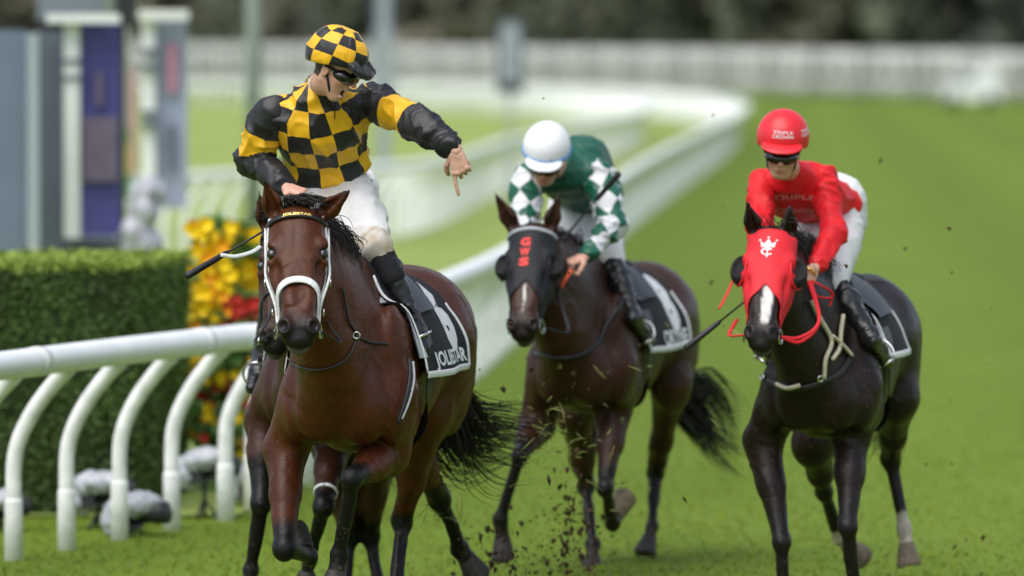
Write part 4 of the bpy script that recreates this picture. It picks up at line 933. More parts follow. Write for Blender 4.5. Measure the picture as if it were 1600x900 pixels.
m_boot = mat('black boot leather', (.011, .011, .013), .28, .55, var=.3, vscale=30, bump=.35, bscale=22, bdist=.01); m_sock = mat('black legging', (.010, .010, .013), .7, .3)
m_gog = mat('dark goggle lens', (.008, .008, .010), .08, .7); m_hw = mat('white helmet', (.80, .81, .84), .3, .5); m_hb = mat('blue helmet band', (.10, .28, .62), .5); m_hr = mat('red helmet silk', (.70, .015, .025), .38, .5, bump=.15, bscale=30, bdist=.008)
m_teeth = mat('teeth', (.75, .72, .66), .3); m_mouth = mat('mouth inside', (.10, .012, .012), .5)
m_eyew = mat('eyeball', (.6, .58, .55), .15); m_hairb = mat('dark brown hair', (.03, .018, .012), .6)

def make_hand(w_, d, n, tside, curls, thumb=(.5, .5), s=1.0, pw=1.0):
    """w_ wrist, d towards the knuckles, n out of the palm, tside towards the thumb; curls = bend per finger joint (radians x3)"""
    d = unit(d); n = unit(n - (n @ d) * d); t = unit(np.cross(d, n)); t = t if t @ tside > 0 else -t; f = Field(); K = .008 * s
    f.cone(w_ - d * .006, w_ + d * .015, .027 * s, .026 * s, .02, n, .72); f.ell(w_ + d * .052 * s, (.044 * s, .036 * s * pw, .015 * s), np.array([d, t, n]), .015)
    LEN = [(.042, .025, .020), (.046, .029, .021), (.042, .027, .020), (.034, .020, .018)]; off = [.029, .010, -.010, -.028]; kd = [.088, .091, .086, .078]
    for i in range(4):
        b = w_ + d * kd[i] * s + t * off[i] * s * pw; f.cone(w_ + d * .02 * s + t * off[i] * .55 * s, b, .014 * s, .0112 * s, .012)
        f.ell(b - n * .003 * s, (.0115 * s,) * 3, None, .006)
        a = 0; p = b; r = .0098 * s
        for j in range(3):
            a += curls[i][j]; q = p + (d * math.cos(a) + n * math.sin(a) + t * (.06 * (1.5 - i) if j == 0 else 0)) * LEN[i][j] * s * 1.05
            r2 = r * .90; f.cone(p, q, r, r2, .0035); p, r = q, r2
    b = w_ + d * .022 * s + t * .026 * s + n * .006 * s; u = unit(d * .62 + t * .72 + n * .25); p = b
    f.cone(w_ + d * .01 * s + t * .012 * s, b, .017 * s, .015 * s, .012); r = .0135 * s
    for j, L_ in enumerate((.040, .030, .024)):
        if j: u = unit(u + (d * .55 - t * .75 * thumb[1] + n * thumb[0]) * (.55 if j == 1 else .5))
        q = p + u * L_ * s; f.cone(p, q, r, r * .88, .005); p, r = q, r * .88
    return f.mesh(.0027 * s)
FIST = [(1.25, 1.5, .9)] * 4
def make_head(c, fw, up, s=1.0, mouth='shut', jaw=0, neck=None):
    fw = unit(fw); up = unit(up - (up @ fw) * fw); lf = np.cross(up, fw); X = np.array([fw, lf, up]); f = Field()
    p = lambda a, b, e: c + s * (fw * a + lf * b + up * e)
    E = lambda cc, r, k=.015, sub=False: f.ell(p(*cc), np.array(r) * s, X, k * s, sub); Cn = lambda a, b, ra, rb, k=.012, sub=False: f.cone(p(*a), p(*b), ra * s, rb * s, k * s, sub=sub)
    E((-.008, 0, .030), (.098, .076, .090)); E((.034, 0, -.040), (.058, .060, .078), .02); E((.052, 0, -.098 - jaw), (.028, .030, .022), .02); Cn((-.01, -.05, -.055), (.05, -.02, -.10 - jaw), .022, .018, .02); Cn((-.01, .05, -.055), (.05, .02, -.10 - jaw), .022, .018, .02)
    Cn((.082, -.034, .016), (.082, .034, .016), .012, .012, .012); Cn((.088, 0, .008), (.112, 0, -.030), .008, .0125, .010); E((.098, .012, -.034), (.011, .008, .008), .005); E((.098, -.012, -.034), (.011, .008, .008), .005)
    for q in (-1, 1):
        E((.056, q * .043, -.028), (.026, .020, .020), .02); E((.092, q * .031, -.002), (.012, .016, .011), .008, True); E((.103, q * .006, -.043), (.005, .003, .005), .003, True)
        E((-.008, q * .078, -.012), (.019, .007, .031), .006); E((-.002, q * .086, -.010), (.010, .004, .018), .004, True)
    if mouth == 'open':
        E((.085, 0, -.078), (.028, .021, .017), .006, True); Cn((.091, -.018, -.059), (.091, .018, -.059), .006, .006, .006); Cn((.082, -.017, -.100), (.082, .017, -.100), .0065, .0065, .006)
    else:
        Cn((.089, -.018, -.063), (.089, .018, -.063), .0055, .0055, .005); Cn((.086, -.016, -.075), (.086, .016, -.075), .0065, .0065, .005); E((.098, 0, -.069), (.012, .024, .0018), .003, True)
    nb = neck if neck is not None else p(-.04, 0, -.17); Cn((-.02, 0, -.05), (-.03, 0, -.09), .055, .052, .03); f.cone(p(-.022, 0, -.07), nb, .054 * s, .058 * s, .02)
    V, F = f.mesh(.0042 * s); q = (V - c) @ X.T / s; base = A(.60, .34, .245); col = np.repeat(base[None], len(V), 0)
    rd = np.exp(-(((q - A(.06, .045, -.03)) / .03) ** 2).sum(1)) + np.exp(-(((q - A(.06, -.045, -.03)) / .03) ** 2).sum(1)) + np.exp(-(((q - A(.11, 0, -.03)) / .02) ** 2).sum(1)) * 1.2
    col = col * (1 - np.clip(rd, 0, 1)[:, None] * A(.05, .28, .28)); lp = np.exp(-(((q - A(.088, 0, -.07)) / A(.02, .022, .010)) ** 2).sum(1))[:, None]; col = col * (1 - lp) + A(.45, .15, .12) * lp
    stub = (sstep(-.03, -.06, -q[:, 2] * -1) * 0)[:, None]; hair = ((q[:, 0] < .0) & (q[:, 2] > -.055) & (np.abs(q[:, 1]) < .082) & ((q[:, 0] < -.03) | (q[:, 2] > .02)))[:, None] & (np.abs(q[:, 1:2]) < .077)
    col = np.where(hair, A(.05, .03, .02), col)
    if mouth == 'open': inn = (((q - A(.080, 0, -.078)) / A(.022, .022, .018)) ** 2).sum(1) < 1.0; col = np.where(inn[:, None], A(.13, .02, .02), col)
    return V, F, col, X, p
def limb_frame(a, b):
    ax = unit(b - a); u = unit(np.cross(ax, A(.2, 1, .1))); return ax, u, np.cross(ax, u)

def make_person(S_):
    Jn = S_['j']; g = lambda k: Jn[k]; b0 = S_['base']; t = thing('person', S_['label'], 'person', b0, 'jockeys riding in the race')
    sc_ = S_.get('s', 1.0); pel, ch, nk, hd_ = g('pelvis'), g('chest'), g('neck'), g('head'); lf = unit(g('shL') - g('shR')); upv = unit(ch - pel); fr = unit(np.cross(lf, upv)); lf = np.cross(upv, fr); X = np.array([lf, fr, upv])
    # --- body: torso, limbs, then head and hands as one skin
    f = Field(); f.cone(pel, ch, .10, .12, .05, fr, .7); f.cone(ch, nk, .12, .06, .05, fr, .7); f.cone(g('shR'), g('shL'), .05, .05, .04)
    for s in 'LR':
        f.cone(g('sh' + s), g('el' + s), .045, .036, .02); f.cone(g('el' + s), g('wr' + s), .036, .025, .02)
        f.cone(pel * .4 + g('hip' + s) * .6, g('kn' + s), .085, .05, .04); f.cone(g('kn' + s), g('an' + s), .048, .034, .03); f.cone(g('an' + s), g('toe' + s) * .8 + g('an' + s) * .2, .028, .014, .02)
    Vb, Fb = f.mesh(.014); colb = np.repeat(A(.60, .34, .245)[None], len(Vb), 0)
    Vh, Fh, colh, HX, hp = make_head(hd_, S_['fwd'], S_['up'], 1.0 * sc_, S_.get('mouth', 'shut'), S_.get('jaw', 0), nk + (hd_ - nk) * .12)
    parts = [(Vb, Fb), (Vh, Fh)]; cols = [colb, colh]
    for s in 'LR':
        hv = S_['hand' + s]; Vv, Ff = make_hand(g('wr' + s), *hv[:3], hv[3], hv[4], hv[5] if len(hv) > 5 else 1.0); parts.append((Vv, Ff)); cc = np.repeat(A(.62, .36, .27)[None], len(Vv), 0); cc = cc * (1 - .25 * (vnoise(Vv * 90) > .62)[:, None] * A(.1, .3, .3)); cols.append(cc)
        f = Field(); f.cone(g('el' + s) * .4 + g('wr' + s) * .6, g('wr' + s), .034, .0265, .01); Vv, Ff = f.mesh(.005); parts.append((Vv, Ff)); cols.append(np.repeat(A(.62, .36, .27)[None], len(Vv), 0))
    V, F = join(parts); mkmesh('body', V, F, m_skin, t, attrs={'col': np.concatenate(cols)})
    # --- jacket
    f = Field(); w0, d0 = S_.get('girth', (.165, .125)); bot = pel + upv * S_.get('hem', .06)
    f.cone(bot, ch, w0 * .92, w0, .05, fr, d0 / w0); f.cone(ch, ch + (nk - ch) * .72, w0, .10, .05, fr, .8)
    f.cone(g('shR') + (g('shL') - g('shR')) * .12, g('shL') + (g('shR') - g('shL')) * .12, .060, .060, .05)
    f.cone(g('shR') * .85 + ch * .15, ch, .062, .10, .05); f.cone(g('shL') * .85 + ch * .15, ch, .062, .10, .05); f.ell(bot + upv * .03 + fr * .02, (w0 * 1.02, d0 * 1.02, .06), X, .03)
    f.cone(nk - (nk - ch) * .15, nk + (hd_ - nk) * .02, .066, .052, .03)
    if S_.get('back') is not None: f.ell(ch * .55 + pel * .45 + S_['back'], (w0 * .95, .12, .17), X, .06)
    V, F = f.mesh(.0085, cuts=[(bot - upv * .02, -upv)]); V = wrinkle(V, F, S_.get('wr', .014), 10, S_.get('wdir', upv), 1.8)
    rel = V - pel; ang = np.arctan2(rel @ lf, rel @ fr + .02); pat = np.stack([ang * .17 / S_.get('chk', .1) + .5 + .05 * rel @ upv, (rel @ upv) / S_.get('chk', .1) + .22 * (rel @ lf) / .1 * .6 + .12, 0 * ang + .5], 1)
    jk = mkmesh('silks', V, F, S_['jmat'], t, attrs={'pat': pat})
    # --- sleeves
    for s in 'LR':
        a, e, w_ = g('sh' + s), g('el' + s), g('wr' + s); f = Field(); cuff = w_ + (e - w_) * S_.get('cuff' + s, .10); r0, r1, r2 = S_.get('sl', (.074, .066, .044))
        f.cone(a, e, r0, r1, .03); f.cone(e, cuff, r1, r2, .03); f.cone(cuff + (e - w_) * .05, cuff, r2 * 1.06, r2 * .78, .01); Vs, Fs = f.mesh(.0075); ax = unit(e - a); ax2 = unit(w_ - e)
        Vs = wrinkle(Vs, Fs, .019, 12, np.cross(ax, fr), 2.2)
        u1 = ((Vs - a) @ ax) / np.linalg.norm(e - a); u2 = ((Vs - e) @ ax2) / np.linalg.norm(w_ - e); ds1 = np.linalg.norm(Vs - a - np.clip(u1, 0, 1)[:, None] * (e - a), axis=1); ds2 = np.linalg.norm(Vs - e - np.clip(u2, 0, 1)[:, None] * (w_ - e), axis=1)
        tt = np.where(ds1 < ds2, np.clip(u1, -1, 1), 1 + np.clip(u2, 0, 2)); _, uu, vv = limb_frame(a, w_); c_ = a + np.clip(u1, 0, 1)[:, None] * (e - a); an = np.arctan2((Vs - c_) @ vv, (Vs - c_) @ uu)
        if S_.get('band'):
            b_lo, b_hi = S_['band']; fc = (tt[Fs].mean(1)); pat = np.stack([(tt - b_lo) / (b_hi - b_lo), 0 * tt + .5, 0 * tt + .5], 1); pat = np.clip(pat, -.98, 1.98)
            mkmesh('sleeve', Vs, Fs, m_bandm, t, attrs={'pat': pat})
        else:
            q1 = tt * 1.9 + an * .64 + .3; q2 = tt * 1.9 - an * .64 + .3
            mkmesh('sleeve', Vs, Fs, S_.get('smat', S_['jmat']), t, attrs={'pat': np.stack([q1, q2, 0 * q1 + .5], 1)})
    # --- breeches, one garment
    f = Field(); f.ell(pel, (.155, .125, .13), X, .05); f.ell(pel - fr * .05 - upv * .02, (.15, .11, .12), X, .05); f.cone(pel, bot + upv * .03, .13, .135, .04, fr, .78)
    for s in 'LR':
        h, k_, a_ = g('hip' + s), g('kn' + s), g('an' + s); f.cone(h, h + (k_ - h) * .55, .108, .09, .04); f.cone(h + (k_ - h) * .5, k_, .092, .062, .03); f.ell(k_, (.062,) * 3, None, .03); f.cone(k_, k_ + (a_ - k_) * .2, .060, .052, .02)
    V, F = f.mesh(.009); V = wrinkle(V, F, .012, 9, upv, 1.5); col = np.repeat(A(.70, .70, .70)[None], len(V), 0); 
    if S_.get('dirty'):
        dk = np.zeros(len(V))
        for s in 'LR': dk = np.maximum(dk, 1 - sstep(.06, .10, np.linalg.norm(V - g('kn' + s), axis=1) + .04 * (vnoise(V * 25) - .5)))
        dk2 = sstep(.5, .75, vnoise(V * 11)) * .25; dk = np.clip(dk * (.5 + .5 * vnoise(V * 40)) * 1.1 + dk2, 0, 1)[:, None]; col = col * (1 - dk) + A(.44, .37, .27) * dk
    mkmesh('breeches', V, F, m_breech, t, attrs={'col': col})
    # --- boots
    for s in 'LR':
        k_, a_, to = g('kn' + s), g('an' + s), g('toe' + s); f = Field(); top = k_ + (a_ - k_) * .10; calf = k_ + (a_ - k_) * .38 - fr * .012
        f.cone(top, calf, .056, .058, .02); f.cone(calf, a_, .058, .040, .03); f.cone(a_, a_ + (to - a_) * .5, .042, .037, .03); f.cone(a_ + (to - a_) * .4, to, .038, .030, .02, unit(np.cross(to - a_, lf)), .8)
        sd = unit(k_ - a_); hl = a_ - unit(to - a_) * .03 - sd * .035; f.cone(a_, hl, .036, .028, .02); V, F = f.mesh(.006); V = wrinkle(V, F, .007, 22, unit(np.cross(to - a_, k_ - a_)), 2.5)
        bo = mkmesh('boot', V, F, m_boot, t)
        f = Field(); mid = k_ + (a_ - k_) * .42; f.cone(k_ + (a_ - k_) * .06, mid, .0595, .0615, .02); V, F = f.mesh(.008); mkmesh('legging', V, F, m_sock, bo)
        so_ = Field(); dn = -unit(sd - (sd @ unit(to - a_)) * unit(to - a_)); so_.cone(hl + dn * .012, to + dn * .022, .02, .026, .01, dn, .45); V, F = so_.mesh(.006); mkmesh('sole', V, F, m_boot, bo)
        # stirrup iron round the ball of the foot
        c = a_ + (to - a_) * .62; fx = unit(to - a_); up_ = -dn; ld = unit(np.cross(fx, up_)); an = np.linspace(-.9, math.pi + .9, 18)
        P = [c + ld * math.cos(q) * .058 + up_ * (math.sin(q) * .075 - .002) for q in an]; MB().tube(P, .0055, 6, up=fx, caps=True).tube([P[0], P[-1]], .008, 6, up=fx).build('stirrup_iron', m_steel, bo)
        P2 = [c + up_ * .075, (c + up_ * .075) * .5 + k_ * .5 - fr * .01 - (g('hip' + s) - pel) * .0, k_ + (pel - k_) * .3 - A(0, 0, .06)]; Pc = crom(P2, 8); V, F = ribbon(Pc, np.repeat((unit(g('hip' + s) - pel))[None], len(Pc), 0), .018, .004); mkmesh('stirrup_leather', V, F, m_leather, bo)
    # --- collar
    if S_.get('collar'):
        c1, c2 = nk + (hd_ - nk) * .15, nk + (hd_ - nk) * .88; f = Field(); f.cone(c1, c2, .068, .063, .01); V, F = f.mesh(.005, cuts=[(c2, unit(hd_ - nk))]); mkmesh('collar', V, F, m_cloth_w, t)
    # --- helmet
    hs_ = sc_ * S_.get('hs', 1.04); HPt = lambda a, b, e: hd_ + hs_ * (HX[0] * (a - .004) + HX[1] * b + HX[2] * (e + .012)); f = Field(); f.ell(HPt(-.012, 0, .048), np.array((.131, .112, .116)) * hs_, HX, .01); f.ell(HPt(-.06, 0, .02), np.array((.075, .10, .075)) * hs_, HX, .03)
    V, F = f.mesh(.005, cuts=[(HPt(0, 0, .006), unit(-HX[2] + HX[0] * .30))]); 
    if S_.get('hwr'): V = wrinkle(V, F, .005, 16, HX[2], 1.5)
    q = (V - HPt(-.012, 0, .048)) @ HX.T; lon = np.arctan2(q[:, 1], q[:, 0]); lat = np.arcsin(np.clip(q[:, 2] / np.linalg.norm(q, axis=1), -1, 1)); pat = np.stack([(lon + .55) * 8 / (2 * math.pi) * 1.0, lat * 2.15 + .1 + .18 * np.sin(lon * 2 + .6), 0 * lon + .5], 1)
    if S_['hmat'] is m_check: top_ = np.sqrt(q[:, 0] ** 2 + q[:, 1] ** 2) < .034; pat[top_, 0] = .5; pat[top_, 1] = 1.5
    hm = mkmesh('helmet', V, F, S_['hmat'], t, attrs={'pat': pat}); H_f = f
    pk = Field(); pk.ell(HPt(.105, 0, .043), np.array((.068, .088, .013)) * hs_, np.array([unit(HX[0] - HX[2] * S_.get('pk', .35)), HX[1], unit(HX[2] + HX[0] * S_.get('pk', .35))]), .01)
    V, F = pk.mesh(.005)
    if S_.get('hwr'): V = wrinkle(V, F, .016, 17, HX[0], 1.5)
    mkmesh('peak', V, F, S_.get('pmat', S_['hmat']), hm, attrs={'pat': np.zeros((len(V), 3)) + .5})
    if S_.get('hband'):
        an = np.linspace(-2.0, 2.0, 40); P = np.array([HPt(-.012 + .2 * math.cos(q), .2 * math.sin(q), .027 + .03 * math.cos(q)) for q in an]); cc = HPt(-.012, 0, .04); D_ = cc - P; D_ /= np.linalg.norm(D_, axis=1)[:, None]; P, N = H_f.cast(P, D_, .003); V, F = ribbon(P, N, .016, .003); mkmesh('helmet_band', V, F, S_['hband'], hm)
    H_cast = lambda pts, off: H_f.cast(np.array([HPt(*p) for p in pts]), np.array([unit(HPt(-.012, 0, .048) - HPt(*p)) for p in pts]), off)
    # --- goggles
    f = Field(); p = hp; c = lambda a, b, e: hd_ + sc_ * (HX[0] * a + HX[1] * b + HX[2] * e)
    f.ell(c(.058, 0, -.008), np.array((.061, .078, .039)) * sc_, HX, .01); f.ell(c(.116, 0, -.044), np.array((.028, .014, .026)) * sc_, HX, .008, True); V, F = f.mesh(.0045); gg = mkmesh('goggles', V, F, S_.get('gmat', m_gog), t)
    MB().tube([c(.045, y, .004) if False else c(.04, y, .006) for y in (-.076, -.076)] + [c(-.02, -.086, .01)], .008, 6).tube([c(.04, .076, .006), c(-.02, .086, .01)], .008, 6).build('strap', m_blkc, gg)
    MB().tube([c(-.0, -.072, -.02), c(.03, -.062, -.07), c(.048, -.03, -.110 - S_.get('jaw', 0) * .7), c(.048, .03, -.110 - S_.get('jaw', 0) * .7), c(.03, .062, -.07), c(-.0, .072, -.02)], .006, 6, 1).build('chin_strap', m_blkc, hm)
    if S_.get('mouth') == 'open': MB().box(c(.090, 0, -.066), (.004 * sc_, .013 * sc_, .004 * sc_), HX).build('teeth', m_teeth, t)
    return dict(t=t, X=X, HX=HX, hp=HPt, hcast=H_cast, jk=jk, hm=hm, f=f, lf=lf, fr=fr, up=upv, pel=pel, ch=ch)

# black sleeve with a gold band: the band is pat.x in 0..1
m_bandm = mat('black silk with gold band', KB, .48, .5, fold=.95, bump=.2, bscale=30, bdist=.01)
_n = m_bandm.node_tree; _b = _n.nodes['Principled BSDF']; _a = _n.nodes.new('ShaderNodeAttribute'); _a.attribute_name = 'pat'; _s = _n.nodes.new('ShaderNodeSeparateXYZ'); _n.links.new(_a.outputs['Vector'], _s.inputs[0])
_g = _n.nodes.new('ShaderNodeMath'); _g.operation = 'GREATER_THAN'; _g.inputs[1].default_value = 0; _l = _n.nodes.new('ShaderNodeMath'); _l.operation = 'LESS_THAN'; _l.inputs[1].default_value = 1
_m = _n.nodes.new('ShaderNodeMath'); _m.operation = 'MULTIPLY'; _x = _n.nodes.new('ShaderNodeMix'); _x.data_type = 'RGBA'; _x.inputs[6].default_value = (*KB, 1); _x.inputs[7].default_value = (*YEL, 1)
_n.links.new(_s.outputs[0], _g.inputs[0]); _n.links.new(_s.outputs[0], _l.inputs[0]); _n.links.new(_g.outputs[0], _m.inputs[0]); _n.links.new(_l.outputs[0], _m.inputs[1]); _n.links.new(_m.outputs[0], _x.inputs[0]); _n.links.new(_x.outputs[2], _b.inputs['Base Color'])

V_ = lambda *a: A(*a)
def seat_legs(H, kn, an, to, lk=.085, la=.075, lt=.075):
    """knee, ankle and toe resting against the horse's near side where the photo shows them, mirrored to the off side"""
    out = {}
    for key, p, l in (('kn', kn, lk), ('an', an, la), ('toe', to, lt)):
        P, N = camcast(H, [p], H.trunk, .01); P, N = P[0], N[0]; L = P + N * l
        if P[1] > H.O[1] + 2: L = H.HP(*p, -.02)
        dlt = ray(*p) / ray(*p)[1]; L = A(0, 0, CH) + dlt * L[1]; out[key + 'L'] = L; out[key + 'R'] = L - 2 * ((L - H.O) @ H.Lf) * H.Lf
    0 and print({k: [round(float(x), 2) for x in v] for k, v in out.items()})
    return out
P1 = make_person(dict(label='jockey in black and gold checked silks shouting and pointing down with the left hand', base=J(520, 300, 28.75), mouth='open', jaw=.012, dirty=True,
    j=dict(pelvis=J(517, 280, 28.85), chest=J(497, 192, 28.62), neck=J(502, 138, 28.52), head=J(524, 106, 28.38), shL=J(585, 158, 28.62), elL=J(652, 192, 28.42), wrL=J(713, 236, 28.28),
           shR=J(425, 178, 28.55), elR=J(393, 250, 28.66), wrR=J(446, 292, 28.46), hipL=J(545, 300, 28.78),
           hipR=J(480, 300, 28.82), **seat_legs(H1, (590, 385), (640, 495), (662, 545))),
    fwd=V_(.86, -.36, -.46), up=V_(.25, -.12, 1), handL=(V_(.22, -.02, -1), V_(.15, 1, .1), V_(-1, -.2, 0), [(.10, .05, .05), (1.2, 1.5, .9), (1.3, 1.5, .9), (1.3, 1.5, .9)], (.9, .9), 1.04),
    handR=(V_(.8, -.45, -.3), V_(0, .3, -1), V_(.3, -1, 0), FIST, (.6, .8)), jmat=m_check, band=(.38, .88), collar=True, hmat=m_check, pmat=m_silkk, hwr=True, hem=.075, girth=(.185, .135), wr=.019, chk=.10, sl=(.080, .070, .048), cuffL=.20))
P2 = make_person(dict(label='jockey in dark green silks and white helmet crouching low over the brown horse', base=J(915, 330, 32.9),
    j=dict(pelvis=J(922, 305, 32.95), chest=J(893, 268, 32.52), neck=J(868, 262, 32.30), head=J(853, 248, 32.06), shL=J(935, 272, 32.38), elL=J(958, 352, 32.24), wrL=J(915, 400, 32.04),
           shR=J(824, 282, 32.34), elR=J(818, 352, 32.2), wrR=J(850, 402, 32.0), hipL=J(940, 325, 32.98),
           hipR=J(888, 325, 32.98), **seat_legs(H2, (952, 402), (988, 495), (1014, 535))),
    fwd=V_(-.12, -.80, -.58), up=V_(.05, -.5, 1), handL=(V_(-.8, -.3, -.35), V_(0, .2, -1), V_(0, -1, .2), FIST, (.6, .8)), handR=(V_(.3, -.5, -.5), V_(0, .3, -1), V_(1, 0, 0), FIST, (.6, .8)),
    jmat=m_green, smat=m_gw, hmat=m_hw, hband=m_hb, pk=.15, hem=.05, girth=(.17, .13), back=A(0, .02, .10), gmat=mat('amber goggle lens', (.05, .03, .012), .1, .6)))
P3 = make_person(dict(label='jockey in plain red silks, red helmet and black goggles on the near black horse', base=J(1300, 340, 30.9), s=.98,
    j=dict(pelvis=J(1300, 322, 30.92), chest=J(1248, 300, 30.42), neck=J(1232, 268, 30.18), head=J(1222, 236, 30.0), shL=J(1286, 280, 30.34), elL=J(1302, 362, 30.16), wrL=J(1272, 420, 29.98),
           shR=J(1192, 288, 30.28), elR=J(1186, 350, 30.1), wrR=J(1214, 410, 29.95), hipL=J(1318, 340, 30.92),
           hipR=J(1268, 340, 30.92), **seat_legs(H3, (1302, 440), (1360, 528), (1386, 566))),
    fwd=V_(-.08, -.93, -.30), up=V_(.05, -.2, 1), handL=(V_(-.45, -.35, -.7), V_(-.5, .5, -.3), V_(-.2, -1, .3), FIST, (.6, .8)), handR=(V_(.3, -.5, -.5), V_(0, .3, -1), V_(1, 0, 0), FIST, (.6, .8)),
    jmat=m_red, hmat=m_hr, hs=1.11, pk=.2, hem=.03, girth=(.152, .118), wr=.010, sl=(.064, .054, .036)))
P4 = make_person(dict(label='jockey almost hidden behind the pointing jockey, one black boot and white breeches showing', base=J(520, 320, 30.6),
    j=dict(pelvis=J(534, 300, 30.62), chest=J(500, 268, 30.28), neck=J(486, 246, 30.08), head=J(478, 222, 29.92), shL=J(540, 262, 30.18), elL=J(545, 330, 30.05), wrL=J(500, 380, 29.9),
           shR=J(450, 266, 30.15), elR=J(442, 335, 30.05), wrR=J(462, 385, 29.9), hipL=J(556, 318, 30.62), knL=J(562, 400, 30.3), anL=J(585, 490, 30.5), toeL=J(598, 528, 30.35),
           hipR=J(480, 330, 30.62), knR=J(436, 440, 30.28), anR=J(410, 555, 30.45), toeR=J(393, 604, 30.26)),
    fwd=V_(-.1, -.85, -.5), up=V_(0, -.4, 1), handL=(V_(-.6, -.4, -.5), V_(0, .3, -1), V_(0, -1, 0), FIST, (.6, .8)), handR=(V_(.5, -.4, -.5), V_(0, .3, -1), V_(0, -1, 0), FIST, (.6, .8)),
    jmat=mat('olive silk', (.10, .14, .06), .5), hmat=m_hw, hem=.05))
# lettering on the red jockey
def hel_fn(Pp, a0, b0, e0):
    def fn(u, v): 
        pts = [(.25 * math.cos(b0 + uu / .11) , .25 * math.sin(b0 + uu / .11), e0 + vv * 1.9) for uu, vv in zip(u, v)]; return Pp['hcast'](pts, .003)[0]
    return fn
def hel_text(Pp, word, b0, e0, w_):
    text_on('helmet_lettering', word, w_, .017, hel_fn(Pp, 0, b0, e0), m_cloth_w, Pp['hm'], .01)
hel_text(P3, 'TRIPLE', .02, .170, .085); hel_text(P3, 'CROWN', .02, .128, .085); hel_text(P3, 'TRIPLE', 1.15, .170, .08); hel_text(P3, 'CROWN', 1.15, .128, .08)
def mesh_front_fn(obj, c, ux, uy, toward, lift):
    """project flat lettering onto a garment from its front"""
    from mathutils.bvhtree import BVHTree
    me = obj.data; b = np.array(obj.parent['_b']); bv = BVHTree.FromPolygons([tuple(v.co) for v in me.vertices], [tuple(p.vertices) for p in me.polygons])
    def fn(u, v):
        out = []
        for a_, b_ in zip(u, v):
            o = c + ux * a_ + uy * b_ + toward * .5; h = bv.ray_cast(Vector(o - b), Vector(-toward)); p = (np.array(h[0]) + b) if h[0] else c + ux * a_ + uy * b_; out.append(p + toward * lift)
        return np.array(out)
    return fn
def chest_text(Pp, word, px, py, Y, w_, h_, m_=None, obj=None, roll=0.0, name='silks_lettering'):
    c = J(px, py, Y); tw = A(0, -1, .1) / 1.005; ux = A(math.cos(roll), 0, math.sin(roll)); uy = A(-math.sin(roll), 0, math.cos(roll)); text_on(name, word, w_, h_, mesh_front_fn(obj or Pp['jk'], c, ux, uy, tw, .004), m_ or m_cloth_w, obj or Pp['jk'], .01)
m_pale = mat('faded print on red', (.72, .30, .30), .6); chest_text(P3, 'TRIPLE', 1238, 313, 30.4, .20, .020, m_pale); chest_text(P3, 'CROWN', 1240, 332, 30.4, .17, .020, m_pale)
# ---- whips, each held in a hand
def whip(p, tip, hand, label, r=.006):
    d = unit(p - tip); L = np.linalg.norm(p - tip); t = thing('riding_whip', label, 'whip', hand, 'riding whips carried by the jockeys')
    MB().tube([tip + d * L * .38, hand - d * .05], [.0045, .006], 8).build('shaft', m_leather, t); MB().tube([tip, tip + d * .01, tip + d * L * .36, tip + d * L * .39], [.012, .016, .012, .005], 10).build('padded_flap', m_leather, t)
    MB().tube([hand - d * .07, hand + d * .09, hand + d * .1], [.009, .010, .013], 10).build('grip', m_leather, t)
hR = J(450, 335, 28.3)
whip(J(462, 332, 28.3), J(291, 432, 27.9), J(470, 327, 28.32), 'black padded whip slanting down to the left past the bay horse\'s ear')
whip(J(872, 382, 32.15), J(968, 270, 31.98), J(905, 404, 32.0) * .0 + J(876, 378, 32.14), 'thin black whip slanting up to the right in front of the green silks')
whip(J(1215, 432, 29.95), J(1070, 545, 29.9), J(1222, 424, 29.95), 'long black whip slanting down to the left beside the red hood')
# ================================================================== SMALL THINGS
# red reins and pale cords of the right-hand horse
hd3 = J(1262, 432, 29.96)
for a, b in ((0, 0), (.012, -.02)):
    loose(H3, [H3.hp(.53, .07, -.12), H3.hp(.52, .14, -.16) - A(0, 0, b), H3.hp(.40, .20, -.16), hd3 + A(a, 0, -.01)], .008, m_redc, 'rein', B3, .5, up=A(0, 1, 0))
loose(H3, [hd3 + A(0, 0, -.01), J(1282, 446, 29.95), J(1300, 458, 30.0), J(1296, 478, 30.0)], [.010] * 24 + [.016], m_redc, 'rein_loop', B3, .5)
loose(H3, [hd3, J(1276, 462, 29.95), J(1300, 466, 30.0)], .010, m_redc, 'rein_loop', B3, .5)
loose(H3, [H3.hp(.53, -.07, -.12), H3.hp(.48, -.13, -.2), H3.hp(.3, -.12, -.34)], .010, m_redc, 'rein', B3, .5)
loose(H3, [H3.hp(.24, -.13, -.10), H3.hp(.34, -.15, -.09), H3.hp(.42, -.17, -.08)], .007, m_redc, 'loose_strap_end', B3, .5)
for pts, w_ in ((((1268, 470), (1283, 500), (1297, 524), (1299, 540), (1290, 562), (1288, 592)), .016), (((1300, 524), (1316, 538), (1332, 556)), .013), (((1318, 492), (1314, 520), (1312, 545), (1300, 562)), .018), (((1180, 556), (1184, 575), (1177, 594)), .014), (((1213, 600), (1230, 607), (1250, 602)), .018)):
    skin_strap(H3, pts, w_, .008, m_cord, 'cord', off=.012)
